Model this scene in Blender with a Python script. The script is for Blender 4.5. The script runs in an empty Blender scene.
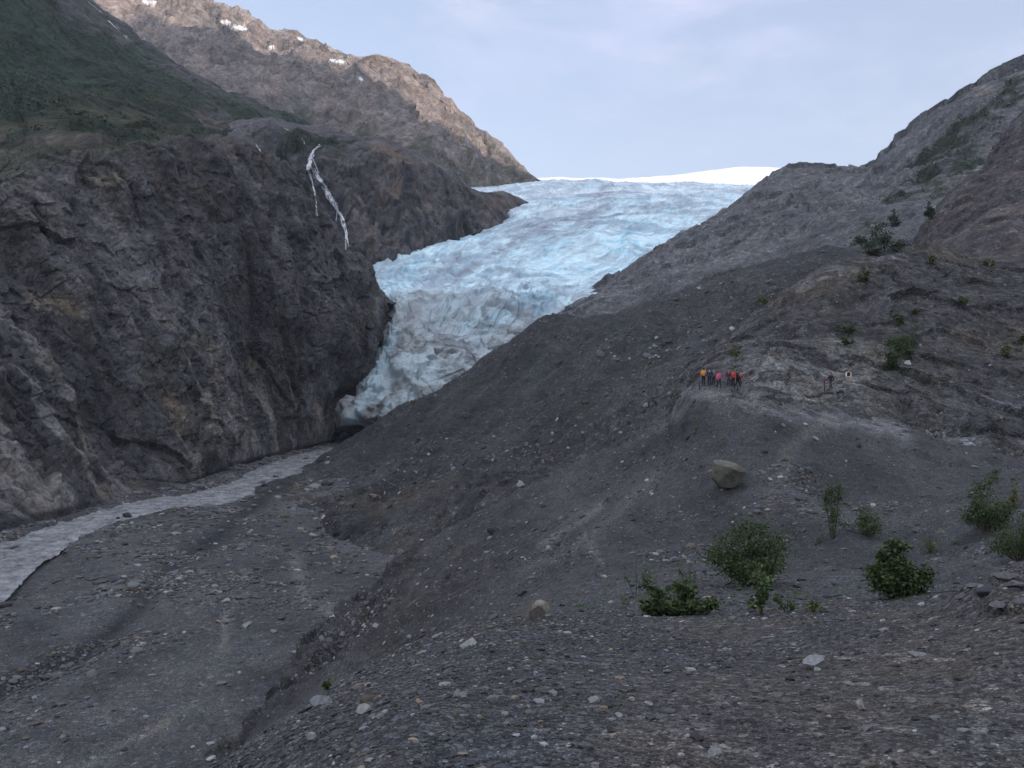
EXPOSURE = 1.17
HAZE = 0.00008
DENOISE = True
SKY_DUST, SKY_VEIL, SKY_STRENGTH = 1.0, 0.36, 0.12
SKY_CLOUD = (2.95, 3.1, 4.3, 1)
SKY_BACK_FILL = (4.8, 5.15, 6.0, 1)  # unseen brighter cloud overhead and behind the camera, added to light the ground
BS = 5
import bpy, bmesh, math, random
import numpy as np
from mathutils import Vector, Matrix

random.seed(7)
rng = np.random.default_rng(11)
F, CX, CY, CAMZ = 835.0, 512.0, 384.0, 1.6
R = math.radians
scene = bpy.context.scene
COL = scene.collection

# ------------------------------------------------------------------ helpers
def W(px, py, D):
    return ((px - CX) / F * D, D, CAMZ + (CY - py) / F * D)

def proj(P):
    y = np.maximum(P[..., 1], 0.5)
    return CX + F * P[..., 0] / y, CY - F * (P[..., 2] - CAMZ) / y

LAT = [rng.random((64, 64, 64), dtype=np.float32) for _ in range(7)]
ROT = []
for k in range(12):
    q, _ = np.linalg.qr(rng.normal(size=(3, 3)))
    ROT.append(q.astype(np.float32))

def vnoise(P, k):
    P = P @ ROT[k % 12] + np.float32(17.3 * k)
    i = np.floor(P).astype(np.int32)
    f = (P - i).astype(np.float32)
    f = f * f * f * (f * (f * 6 - 15) + 10)
    a = i & 63
    b = (i + 1) & 63
    T = LAT[k % 7]
    fx, fy, fz = f[:, 0], f[:, 1], f[:, 2]
    def L(x, y):
        z0 = T[x, y, a[:, 2]]
        return z0 + (T[x, y, b[:, 2]] - z0) * fz
    c00, c10 = L(a[:, 0], a[:, 1]), L(b[:, 0], a[:, 1])
    c01, c11 = L(a[:, 0], b[:, 1]), L(b[:, 0], b[:, 1])
    c0 = c00 + (c10 - c00) * fx
    c1 = c01 + (c11 - c01) * fx
    return (c0 + (c1 - c0) * fy) * 2 - 1

def fbm(P, period, octv=5, gain=0.5, ridged=False, k0=0, stretch=None):
    sh = P.shape[:-1]
    Q = P.reshape(-1, 3).astype(np.float32)
    if stretch is not None:
        Q = Q * np.array(stretch, dtype=np.float32)
    Q = Q / np.float32(period)
    out = np.zeros(len(Q), np.float32)
    amp = 1.0
    for o in range(octv):
        n = vnoise(Q, k0 + o)
        if ridged:
            n = 1 - 2 * np.abs(n)
        out += amp * n
        amp *= gain
        Q = Q * np.float32(2.03)
    return out.reshape(sh)

def facets(P, size, tilt=0.8, seed=0, stretch=None, edge=False):
    """Broken rock: each nearest-seed cell gets its own offset and tilt."""
    sh = P.shape[:-1]
    Q = P.reshape(-1, 3).astype(np.float32)
    if stretch is not None:
        Q = Q * np.array(stretch, dtype=np.float32)
    Q = Q / np.float32(size)
    c = np.floor(Q).astype(np.int32)
    best = np.full(len(Q), 9.0, np.float32)
    val = np.zeros(len(Q), np.float32)
    for dx in (-1, 0, 1):
        for dy in (-1, 0, 1):
            for dz in (-1, 0, 1):
                cc = c + np.array([dx, dy, dz])
                h = (cc + seed * 13) & 63
                ix = (h[:, 0], h[:, 1], h[:, 2])
                fx = np.stack([LAT[0][ix], LAT[1][ix], LAT[2][ix]], -1) * 0.9 + cc
                d = Q - fx
                d2 = (d * d).sum(1)
                m = d2 < best
                t = np.stack([LAT[3][ix], LAT[4][ix], LAT[5][ix]], -1) * 2 - 1
                v = (LAT[6][ix] - 0.5) + tilt * (d * t).sum(1)
                best = np.where(m, d2, best)
                val = np.where(m, v, val)
    return val.reshape(sh)

def smooth(a, b, x):
    t = np.clip((x - a) / (b - a), 0, 1)
    return t * t * (3 - 2 * t)

def stroke(px, py, pts, w):
    """1 along a polyline seen at these picture positions, fading over w pixels."""
    d2 = np.full(px.shape, 1e9)
    for (x0, y0), (x1, y1) in zip(pts[:-1], pts[1:]):
        vx, vy = x1 - x0, y1 - y0
        t = np.clip(((px - x0) * vx + (py - y0) * vy) / max(vx * vx + vy * vy, 1e-6), 0, 1)
        d2 = np.minimum(d2, (px - x0 - t * vx) ** 2 + (py - y0 - t * vy) ** 2)
    return np.exp(-d2 / (w * w))

def blob(px, py, cx, cy, rx, ry, ang=0):
    c, s = math.cos(R(ang)), math.sin(R(ang))
    dx, dy = px - cx, py - cy
    return np.exp(-(((dx * c + dy * s) / rx) ** 2 + ((-dx * s + dy * c) / ry) ** 2))

def mixc(c, col, m):
    m = np.clip(m, 0, 1)[..., None]
    return c * (1 - m) + np.array(col, np.float32) * m

def crom(P, t):
    """Catmull-Rom along axis 0 at index parameters t."""
    n = len(P)
    i = np.clip(np.floor(t).astype(int), 0, n - 2)
    f = (t - i).reshape((-1,) + (1,) * (P.ndim - 1))
    g = lambda j: P[np.clip(j, 0, n - 1)]
    p0 = np.where((i == 0).reshape(f.shape), 2 * P[0] - P[1], g(i - 1))
    p3 = np.where((i == n - 2).reshape(f.shape), 2 * P[-1] - P[-2], g(i + 2))
    p1, p2 = g(i), g(i + 1)
    m1, m2 = (p2 - p0) * 0.42, (p3 - p1) * 0.42
    f2, f3 = f * f, f * f * f
    return (2 * f3 - 3 * f2 + 1) * p1 + (f3 - 2 * f2 + f) * m1 + (-2 * f3 + 3 * f2) * p2 + (f3 - f2) * m2

def normals(P):
    du = np.gradient(P, axis=1)
    dv = np.gradient(P, axis=0)
    n = np.cross(du, dv)
    n /= np.maximum(np.linalg.norm(n, axis=-1, keepdims=True), 1e-9)
    if n[..., 2].mean() < 0:
        n = -n
    return n

def link(name, verts, faces, mat, col=None, smoothf=True, parent=None):
    me = bpy.data.meshes.new(name)
    verts = np.asarray(verts, np.float32).reshape(-1, 3)
    faces = np.asarray(faces, np.int32)
    k = faces.shape[1]
    me.vertices.add(len(verts))
    me.vertices.foreach_set('co', verts.ravel())
    me.loops.add(faces.size)
    me.loops.foreach_set('vertex_index', faces.ravel())
    me.polygons.add(len(faces))
    me.polygons.foreach_set('loop_start', np.arange(0, faces.size, k, dtype=np.int32))
    me.polygons.foreach_set('use_smooth', np.full(len(faces), smoothf))
    if col is not None:
        a = me.color_attributes.new('Col', 'FLOAT_COLOR', 'POINT')
        c4 = np.ones((len(verts), 4), np.float32)
        c4[:, :3] = np.asarray(col, np.float32).reshape(-1, 3)
        a.data.foreach_set('color', c4.ravel())
    me.update(calc_edges=True)
    me.validate()
    if mat:
        me.materials.append(mat)
    o = bpy.data.objects.new(name, me)
    COL.objects.link(o)
    if parent:
        o.parent = parent
    return o

def struct(o, kind='structure', label=None, cat=None):
    o['kind'] = kind
    if label:
        o['label'] = label
    if cat:
        o['category'] = cat
    return o

def grid_faces(nv, nu, flip=False):
    i = np.arange(nv * nu).reshape(nv, nu)
    f = np.stack([i[:-1, :-1], i[:-1, 1:], i[1:, 1:], i[1:, :-1]], -1).reshape(-1, 4)
    return f[:, ::-1] if flip else f

PATCH = {}
def loft(name, ctrl, nu, segv, disp, mat, colf, label=None, cat=None):
    """ctrl: rows x columns x 3 world points. A smooth surface through them,
    displaced along its normal by real relief, coloured per vertex."""
    C = np.array(ctrl, float)
    Rn, K, _ = C.shape
    px, _ = proj(C)
    w = np.clip(np.abs(np.diff(px, axis=1)).mean(0), 4, 260)
    cu = np.concatenate([[0], np.cumsum(w)])
    tu = np.interp(np.linspace(0, cu[-1], nu), cu, np.arange(K))
    tv = np.concatenate([np.linspace(i, i + 1, s, endpoint=False) for i, s in enumerate(segv)] + [[Rn - 1]])
    A = crom(C, tv)
    P = crom(A.transpose(1, 0, 2), tu).transpose(1, 0, 2)
    nv = len(tv)
    N = normals(P)
    U, V = np.meshgrid(tu, tv)
    x, y = proj(P)
    dd = disp(P, N, x, y, U, V)
    P = P + (dd if dd.ndim == 3 else N * dd[..., None])
    N = normals(P)
    x, y = proj(P)
    col = np.clip(colf(P, N, x, y, U, V), 0.004, 0.95)
    n0 = np.cross(P[0, 1] - P[0, 0], P[1, 0] - P[0, 0])
    o = link(name, P, grid_faces(nv, nu, flip=False), mat, col)
    if (np.cross(np.gradient(P, axis=1), np.gradient(P, axis=0))[..., 2]).mean() < 0:
        o.data.flip_normals()
    struct(o, 'structure', label, cat)
    PATCH[name] = dict(P=P, N=N, x=x, y=y, col=col, o=o)
    return o

def rows(pxs, *rr):
    return [[W(p, a, b) for p, (a, b) in zip(pxs, r)] for r in rr]

# ------------------------------------------------------------------ materials
def newmat(name):
    m = bpy.data.materials.new(name)
    m.use_nodes = True
    nt = m.node_tree
    nt.nodes.clear()
    out = nt.nodes.new('ShaderNodeOutputMaterial')
    b = nt.nodes.new('ShaderNodeBsdfPrincipled')
    nt.links.new(b.outputs[0], out.inputs[0])
    return m, nt, b

def nd(nt, typ, **kw):
    n = nt.nodes.new(typ)
    for k, v in kw.items():
        if k in n.inputs:
            n.inputs[k].default_value = v
        else:
            setattr(n, k, v)
    return n

def mathn(nt, op, a, b=None, c=None):
    n = nt.nodes.new('ShaderNodeMath')
    n.operation = op
    for i, v in enumerate((a, b, c)):
        if v is None:
            continue
        if isinstance(v, (int, float)):
            n.inputs[i].default_value = v
        else:
            nt.links.new(v, n.inputs[i])
    return n.outputs[0]

def ramp(nt, val, lo, hi, o0, o1):
    n = nt.nodes.new('ShaderNodeMapRange')
    n.inputs['From Min'].default_value = lo
    n.inputs['From Max'].default_value = hi
    n.inputs['To Min'].default_value = o0
    n.inputs['To Max'].default_value = o1
    nt.links.new(val, n.inputs['Value'])
    return n.outputs[0]

def rockmat(name, sn, sv, contrast=0.5, gravel=0.4, speck=0.0, bump=0.6, bd=0.1, rough=0.92, stretch=None, crack=0.0, fine=False):
    m, nt, b = newmat(name)
    L = nt.links.new
    tc = nd(nt, 'ShaderNodeTexCoord')
    src = tc.outputs['Object']
    if stretch:
        mp = nd(nt, 'ShaderNodeMapping')
        mp.inputs['Scale'].default_value = stretch
        L(src, mp.inputs[0])
        src = mp.outputs[0]
    at = nd(nt, 'ShaderNodeAttribute', attribute_name='Col')
    n1 = nd(nt, 'ShaderNodeTexNoise', Scale=sn, Detail=9.0, Roughness=0.68)
    L(src, n1.inputs['Vector'])
    f = ramp(nt, n1.outputs[0], 0.28, 0.72, 1 - contrast, 1 + contrast)
    h = n1.outputs[0]
    if gravel:
        for s, a in ((sv, gravel), (sv * 2.9, gravel * 0.9)) if not fine else ((sv, gravel * 0.5), (sv * 2.9, gravel), (sv * 7.5, gravel)):
            v = nd(nt, 'ShaderNodeTexVoronoi', Scale=s)
            L(src, v.inputs['Vector'])
            sp = nd(nt, 'ShaderNodeSeparateColor')
            L(v.outputs['Color'], sp.inputs[0])
            f = mathn(nt, 'MULTIPLY', f, ramp(nt, sp.outputs[0], 0, 1, 1 - a, 1 + a))
            if speck:
                f = mathn(nt, 'MULTIPLY', f, ramp(nt, sp.outputs[1], 0.93, 0.97, 1, 1 + speck))
            h = mathn(nt, 'MULTIPLY_ADD', v.outputs['Distance'], -0.35, h)
            h = mathn(nt, 'MULTIPLY_ADD', sp.outputs[2], 0.15, h)
    if crack:
        v = nd(nt, 'ShaderNodeTexVoronoi', Scale=sv, feature='DISTANCE_TO_EDGE')
        L(src, v.inputs['Vector'])
        h = mathn(nt, 'MULTIPLY_ADD', ramp(nt, v.outputs['Distance'], 0, 0.12, -1, 0), crack, h)
    mx = nd(nt, 'ShaderNodeMix', data_type='RGBA', blend_type='MULTIPLY')
    mx.inputs[0].default_value = 1
    L(at.outputs['Color'], mx.inputs[6])
    cb = nd(nt, 'ShaderNodeCombineColor')
    n2 = nd(nt, 'ShaderNodeTexNoise', Scale=sn * 0.7, Detail=4.0)
    L(src, n2.inputs['Vector'])
    warm = ramp(nt, n2.outputs[0], 0.3, 0.7, -0.065, 0.055)
    L(mathn(nt, 'MULTIPLY', f, mathn(nt, 'ADD', 1.0, warm)), cb.inputs[0])
    L(f, cb.inputs[1])
    L(mathn(nt, 'MULTIPLY', f, mathn(nt, 'SUBTRACT', 1.0, warm)), cb.inputs[2])
    L(cb.outputs[0], mx.inputs[7])
    L(mx.outputs[2], b.inputs['Base Color'])
    b.inputs['Roughness'].default_value = rough
    b.inputs['Specular IOR Level'].default_value = 0.25
    bp = nd(nt, 'ShaderNodeBump', Strength=bump, Distance=bd)
    L(h, bp.inputs['Height'])
    L(bp.outputs[0], b.inputs['Normal'])
    return m

M = {}
M['near'] = rockmat('moraine_gravel', 2.0, 11.0, 0.26, 0.5, 1.0, 0.9, 0.05, fine=True)
M['mid'] = rockmat('moraine_scree', 0.30, 1.6, 0.36, 0.36, 0.9, 0.9, 0.35, fine=True)
M['plain'] = rockmat('river_gravel', 0.4, 2.2, 0.28, 0.36, 0.7, 0.9, 0.2, fine=True)
M['cliff'] = rockmat('cliff_rock', 0.14, 0.45, 0.45, 0.22, 0.0, 0.8, 1.2, stretch=(1, 1, 0.6), crack=0.25)
M['slope'] = rockmat('slope_rock', 0.10, 0.5, 0.5, 0.30, 0.6, 1.0, 1.6)
M['knob'] = rockmat('slab_rock', 0.35, 1.2, 0.5, 0.3, 0.5, 1.0, 0.8, crack=0.2)
M['far'] = rockmat('mountain_rock', 0.03, 0.08, 0.45, 0.25, 0.0, 1.0, 8.0)

def icemat():
    m, nt, b = newmat('glacier_ice')
    L = nt.links.new
    tc = nd(nt, 'ShaderNodeTexCoord')
    at = nd(nt, 'ShaderNodeAttribute', attribute_name='Col')
    n1 = nd(nt, 'ShaderNodeTexNoise', Scale=0.16, Detail=9.0, Roughness=0.7)
    L(tc.outputs['Object'], n1.inputs['Vector'])
    f = ramp(nt, n1.outputs[0], 0.3, 0.7, 0.80, 1.12)
    mx = nd(nt, 'ShaderNodeMix', data_type='RGBA', blend_type='MULTIPLY')
    mx.inputs[0].default_value = 1
    L(at.outputs['Color'], mx.inputs[6])
    cb = nd(nt, 'ShaderNodeCombineColor')
    for i in range(3):
        L(f, cb.inputs[i])
    L(cb.outputs[0], mx.inputs[7])
    L(mx.outputs[2], b.inputs['Base Color'])
    b.inputs['Roughness'].default_value = 0.55
    bp = nd(nt, 'ShaderNodeBump', Strength=0.5, Distance=1.0)
    L(n1.outputs[0], bp.inputs['Height'])
    L(bp.outputs[0], b.inputs['Normal'])
    return m
M['ice'] = icemat()

def watermat(name, c0, c1, scale, rough, thr=(0.45, 0.62), bump=0.5, bd=0.3):
    m, nt, b = newmat(name)
    L = nt.links.new
    tc = nd(nt, 'ShaderNodeTexCoord')
    n1 = nd(nt, 'ShaderNodeTexNoise', Scale=scale, Detail=7.0, Roughness=0.7)
    L(tc.outputs['Object'], n1.inputs['Vector'])
    mx = nd(nt, 'ShaderNodeMix', data_type='RGBA')
    L(ramp(nt, n1.outputs[0], thr[0], thr[1], 0, 1), mx.inputs[0])
    mx.inputs[6].default_value = (*c0, 1)
    mx.inputs[7].default_value = (*c1, 1)
    L(mx.outputs[2], b.inputs['Base Color'])
    b.inputs['Roughness'].default_value = rough
    bp = nd(nt, 'ShaderNodeBump', Strength=bump, Distance=bd)
    L(n1.outputs[0], bp.inputs['Height'])
    L(bp.outputs[0], b.inputs['Normal'])
    return m
M['river'] = watermat('silty_meltwater', (0.13, 0.135, 0.143), (0.40, 0.40, 0.41), 0.40, 0.25, thr=(0.36, 0.66), bump=0.9, bd=0.7)
M['foam'] = watermat('falling_water', (0.16, 0.165, 0.18), (0.80, 0.83, 0.86), 0.9, 0.6, thr=(0.36, 0.58))
M['snow'] = watermat('snow', (0.80, 0.82, 0.86), (0.9, 0.9, 0.92), 0.05, 0.7, bump=0.3, bd=1)

def plainmat(name, c, rough=0.8, var=0.25, scale=20.0):
    m, nt, b = newmat(name)
    L = nt.links.new
    tc = nd(nt, 'ShaderNodeTexCoord')
    n1 = nd(nt, 'ShaderNodeTexNoise', Scale=scale, Detail=5.0)
    L(tc.outputs['Object'], n1.inputs['Vector'])
    mx = nd(nt, 'ShaderNodeMix', data_type='RGBA')
    L(n1.outputs[0], mx.inputs[0])
    mx.inputs[6].default_value = (*[x * (1 - var) for x in c], 1)
    mx.inputs[7].default_value = (*[x * (1 + var) for x in c], 1)
    L(mx.outputs[2], b.inputs['Base Color'])
    b.inputs['Roughness'].default_value = rough
    return m

def leafmat(name, c0, c1, c2):
    m, nt, b = newmat(name)
    L = nt.links.new
    g = nd(nt, 'ShaderNodeNewGeometry')
    cr = nd(nt, 'ShaderNodeValToRGB')
    e = cr.color_ramp.elements
    e[0].color = (*c0, 1)
    e[1].color = (*c2, 1)
    k = e.new(0.55)
    k.color = (*c1, 1)
    L(g.outputs['Random Per Island'], cr.inputs[0])
    L(cr.outputs[0], b.inputs['Base Color'])
    b.inputs['Roughness'].default_value = 0.6
    t = nd(nt, 'ShaderNodeBsdfTranslucent')
    L(cr.outputs[0], t.inputs[0])
    ms = nd(nt, 'ShaderNodeMixShader')
    ms.inputs[0].default_value = 0.25
    out = [n for n in nt.nodes if n.type == 'OUTPUT_MATERIAL'][0]
    L(b.outputs[0], ms.inputs[1])
    L(t.outputs[0], ms.inputs[2])
    L(ms.outputs[0], out.inputs[0])
    return m
M['leaf_dark'] = leafmat('alder_leaves', (0.026, 0.044, 0.014), (0.048, 0.076, 0.021), (0.088, 0.122, 0.036))
M['leaf_light'] = leafmat('young_leaves', (0.035, 0.06, 0.018), (0.065, 0.105, 0.03), (0.11, 0.15, 0.045))
M['leaf_dry'] = leafmat('yellowing_leaves', (0.06, 0.07, 0.02), (0.10, 0.11, 0.03), (0.15, 0.14, 0.05))
M['leaf_far'] = leafmat('hillside_shrubs', (0.016, 0.032, 0.016), (0.028, 0.050, 0.022), (0.045, 0.070, 0.028))
M['stem'] = plainmat('bark', (0.07, 0.055, 0.04))

def stonemat(name, sc):
    m, nt, b = newmat(name)
    L = nt.links.new
    at = nd(nt, 'ShaderNodeAttribute', attribute_name='Col')
    tc = nd(nt, 'ShaderNodeTexCoord')
    n1 = nd(nt, 'ShaderNodeTexNoise', Scale=sc, Detail=6.0, Roughness=0.7)
    L(tc.outputs['Object'], n1.inputs['Vector'])
    mx = nd(nt, 'ShaderNodeMix', data_type='RGBA', blend_type='MULTIPLY')
    mx.inputs[0].default_value = 1
    L(at.outputs['Color'], mx.inputs[6])
    cb = nd(nt, 'ShaderNodeCombineColor')
    f = ramp(nt, n1.outputs[0], 0.3, 0.7, 0.6, 1.4)
    for i in range(3):
        L(f, cb.inputs[i])
    L(cb.outputs[0], mx.inputs[7])
    L(mx.outputs[2], b.inputs['Base Color'])
    b.inputs['Roughness'].default_value = 0.9
    b.inputs['Specular IOR Level'].default_value = 0.25
    bp = nd(nt, 'ShaderNodeBump', Strength=0.5, Distance=0.4 / sc)
    L(n1.outputs[0], bp.inputs['Height'])
    L(bp.outputs[0], b.inputs['Normal'])
    return m
M['stone'] = stonemat('loose_stone', 25.0)
M['boulder'] = stonemat('boulder_stone', 2.5)

# ------------------------------------------------------------------ setting: terrain
ZR = -28.0          # river level below the viewer's feet
GREY = np.array([0.071, 0.070, 0.072])

# near ground and the knoll beyond the gully
pxs = [-420, -160, 60, 200, 270, 330, 401, 470, 533, 600, 650, 700, 750, 800, 850, 900, 960, 1024, 1150, 1400]
def RW(*v): return v
nearrows = [
 # under and behind the camera
 [(p, 4200, 0.55) for p in pxs],
 [(-420,1500,1.3),(-160,1450,1.3),(60,1400,1.3),(200,1300,1.3),(270,1300,1.3),(330,1300,1.3)] + [(p,1300,1.45) for p in pxs[6:]],
 [(-420,1050,2.6),(-160,1000,2.7),(60,930,2.8),(200,860,2.8),(270,850,2.8),(330,845,2.9),(401,840,2.9),(470,838,2.9),(533,835,2.9)] + [(p,830,3.0) for p in pxs[9:]],
 [(-420,1060,4.0),(-160,980,4.2),(60,870,4.4),(200,785,4.6),(270,745,5.0),(330,722,5.0),(401,705,5.0),(470,700,5.0),(533,698,5.0),(600,696,5.0),(650,695,5.0),(700,694,5.0),(750,692,5.0),(800,690,5.0),(850,686,5.0),(900,680,5.0),(960,670,5.0),(1024,655,5.0),(1150,640,5.0),(1400,630,5.0)],
 [(-420,1090,6.0),(-160,1010,6.2),(60,900,6.6),(200,800,6.6),(270,735,7.0),(330,700,7.5),(401,668,8.0),(470,640,9.0),(533,630,9.5),(600,628,9.5),(650,628,9.2),(700,630,9.0),(750,630,9.0),(800,626,8.8),(850,620,8.6),(900,614,8.4),(960,603,8.0),(1024,580,7.5),(1150,565,7.0),(1400,560,7)],
 [(-420,1120,9),(-160,1040,9.3),(60,940,9.8),(200,830,9.8),(270,745,9.8),(330,698,10),(401,655,11),(470,632,12),(533,620,13),(600,614,13.5),(650,612,13.5),(700,613,13.2),(750,613,13),(800,606,13),(850,600,12.6),(900,596,12.2),(960,588,11),(1024,563,10),(1150,550,9),(1400,545,9)],
 [(-420,1120,14),(-160,1050,15),(60,980,16),(200,890,17),(270,800,17),(330,745,17),(401,690,17),(470,648,18),(533,628,19),(600,618,20),(650,614,20),(700,610,19),(750,606,19),(800,606,19),(850,605,19),(900,602,18),(960,598,17),(1024,585,16),(1150,570,14),(1400,560,14)],
 [(-420,1080,24),(-160,1000,26),(60,930,28),(200,860,29),(270,790,29),(330,732,29),(401,685,29),(470,640,29),(533,612,29),(600,595,29),(650,586,29),(700,580,28),(750,577,28),(800,577,28),(850,578,27),(900,578,26),(960,568,26),(1024,552,26),(1150,530,26),(1400,520,26)],
 [(-420,960,42),(-160,900,44),(60,850,47),(200,800,48),(270,745,48),(330,705,48),(401,655,48),(470,612,48),(533,580,47),(600,557,46),(650,547,46),(700,540,45),(750,539,44),(800,541,43),(850,540,42),(900,538,42),(960,528,42),(1024,515,42),(1150,495,42),(1400,480,42)],
 [(-420,880,54),(-160,840,57),(60,800,62),(200,772,66),(270,720,70),(330,662,75),(401,610,78),(470,565,76),(533,535,72),(600,512,68),(650,500,64),(700,492,60),(750,489,58),(800,494,57),(850,500,56),(900,505,56),(960,500,56),(1024,490,56),(1150,470,56),(1400,450,56)],
 [(-420,830,60),(-160,800,64),(60,780,70),(200,765,73),(270,724,77),(330,648,90),(401,586,105),(470,537,102),(533,506,94),(600,482,86),(650,465,80),(700,444,72),(750,437,69),(800,443,68),(850,450,68),(900,458,68),(960,470,68),(1024,474,68),(1150,455,68),(1400,430,68)],
 [(-420,800,66),(-160,775,70),(60,765,75),(200,758,78),(270,722,82),(330,652,96),(401,570,132),(470,520,122),(533,489,110),(600,464,98),(650,436,90),(700,389,81),(750,391,79),(800,407,78),(850,413,79),(900,424,80),(960,448,81),(1024,460,82),(1150,440,84),(1400,415,86)],
 [(-420,860,75),(-160,840,80),(60,830,85),(200,830,90),(270,800,95),(330,720,108),(401,615,146),(470,562,138),(533,530,126),(600,500,114),(650,466,106),(700,412,98),(750,410,94),(800,416,92),(850,424,92),(900,440,92),(960,466,92),(1024,480,93),(1150,470,96),(1400,450,100)],
]
pxs = [-1300] + pxs + [2300]
nearrows = [[(-1300,) + tuple(r[0][1:])] + r + [(2300,) + tuple(r[-1][1:])] for r in nearrows]
NR = [[W(*q) for q in r] for r in nearrows]
for p, i in ((0, 0), (1, 1)):
    pass
# rows 0-2 pass under the viewer: flatten them to standing height
for r in range(0, 3):
    for c, p in enumerate(pxs):
        x, y, z = NR[r][c]
        NR[r][c] = ((p - CX) / F * 4.4, (-4.0, 0.2, 2.4)[r], min(0.0, -0.02 * max(0, 400 - p) * (0.6, 0.8, 1.0)[r] * 0.25))
def d_near(P, N, x, y, U, V):
    d = np.maximum(P[..., 1], 2)
    s = np.clip(d / 60, 0.05, 1)
    a = fbm(P, 9, 4, 0.5, k0=1) * 0.45 * s
    a += fbm(P, 2.2, 4, 0.55, k0=3) * 0.10 * np.clip(d / 25, 0.25, 1.4)
    a += fbm(P, 0.5, 3, 0.6, k0=5) * 0.022 * np.clip(d / 10, 0.6, 2.0)
    # eroded gullies on the steep left flank, running down towards the plain
    fl = blob(x, y, 400, 610, 150, 70, -40) * smooth(22, 45, d)
    a += fl * fbm(P, 5, 4, 0.55, True, 2, stretch=(0.8, 1.2, 0.25)) * 0.7
    # rock outcrop on the rise and shelf of broken rock at the near right
    oc = blob(x, y, 1000, 588, 42, 20, -15) * (d < 14)
    a += oc * (facets(P, 0.7, 0.6, 3, stretch=(1, 1, 1.6)) * 0.16 + 0.04)
    eb = stroke(x, y, [(412, 560), (368, 605), (330, 655), (268, 715), (215, 765)], 17) * smooth(40, 60, d)
    a += eb * (facets(P, 2.6, 0.9, 6) * 1.5 + facets(P, 0.9, 0.9, 2) * 0.4)
    a += fbm(P, 9, 5, 0.58, True, 7, stretch=(1.0, 0.33, 0.5)) * 0.42 * smooth(30, 60, d)
    a += fbm(P, 16, 3, 0.5, k0=9) * 0.5 * smooth(18, 40, d)
    rd = blob(x, y, 800, 402, 90, 12) * smooth(60, 70, d)
    a += rd * facets(P, 1.6, 0.9, 1) * 0.5
    return a
def c_near(P, N, x, y, U, V):
    c = np.ones(P.shape) * GREY
    d = P[..., 1]
    n = fbm(P, 14, 4, 0.55, k0=4)
    n2 = fbm(P, 1.6, 4, 0.6, k0=6)
    kg = fbm(P, 6, 5, 0.62, False, 2, stretch=(1.0, 0.28, 0.5))
    c *= (1 + 0.16 * n + 0.14 * n2 + 0.28 * kg * smooth(14, 30, d))[..., None] * (1 - 0.20 * smooth(16, 40, d))[..., None]
    # brown, trodden fines in the foreground
    fg = smooth(16, 9, d)
    br = fg * smooth(-0.2, 0.8, fbm(P, 1.8, 4, 0.5, k0=7) + 0.75 * smooth(520, 700, x) - 0.25)
    c = mixc(c, (0.092, 0.083, 0.074), 0.75 * br)
    c = mixc(c, (0.056, 0.056, 0.060), 0.35 * fg * smooth(620, 450, x))
    # pale track up the knoll, pale worn ledge where people stand
    c = mixc(c, (0.112, 0.106, 0.098), 0.6 * stroke(x, y, [(820, 425), (800, 440), (786, 452), (788, 468), (776, 484), (770, 505)], 7) * (d > 50))
    led = stroke(x, y, [(655, 425), (690, 396), (742, 396), (795, 412), (850, 418), (905, 432)], 10) * (d > 60)
    c = mixc(c, (0.185, 0.183, 0.185), np.clip(0.65 * led * (0.9 + 0.8 * n2), 0, 1))
    c = mixc(c, (0.106, 0.104, 0.101), 0.6 * stroke(x, y, [(660, 470), (610, 520), (570, 550), (520, 570)], 6) * (d > 40))
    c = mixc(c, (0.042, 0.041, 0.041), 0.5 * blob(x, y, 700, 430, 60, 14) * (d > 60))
    # eroded flank: dark wet bands and brown earth
    fl = smooth(22, 40, d) * blob(x, y, 390, 620, 150, 60, -42)
    st = fbm(P, 4, 4, 0.55, True, 5, stretch=(0.7, 1.0, 0.3))
    c = mixc(c, (0.040, 0.037, 0.035), 0.8 * fl * smooth(0.0, 0.7, st))
    c = mixc(c, (0.084, 0.072, 0.059), 0.8 * fl * smooth(0.2, -0.7, st))
    c = mixc(c, (0.036, 0.034, 0.034), 0.8 * stroke(x, y, [(412, 560), (368, 605), (330, 655), (268, 715), (215, 765)], 13) * smooth(40, 60, d) * smooth(-0.6, 0.3, n2 + 0.3))
    c = mixc(c, (0.105, 0.088, 0.070), 0.85 * stroke(x, y, [(545, 606), (480, 645), (400, 680), (330, 730)], 7) * (d > 15) * smooth(-0.3, 0.4, n2 + 0.2))
    c = mixc(c, (0.13, 0.125, 0.115), 0.8 * stroke(x, y, [(602, 505), (575, 525), (540, 545)], 4) * (d > 40) + 0.6 * stroke(x, y, [(585, 535), (600, 560)], 4) * (d > 40))
    c = mixc(c, (0.090, 0.073, 0.056), 0.5 * stroke(x, y, [(540, 610), (470, 655), (330, 730)], 9) * (d > 15))
    return c
loft('moraine_slope', NR, 1150, [4, 10, 60, 90, 110, 90, 50, 60, 80, 110, 90, 90, 30][:len(NR)-1], d_near, M['near'], c_near)

# river plain
def zplane(px, py):
    D = (CAMZ - ZR) * F / max(py - CY, 1e-3)
    return W(px, py, D)
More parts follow.
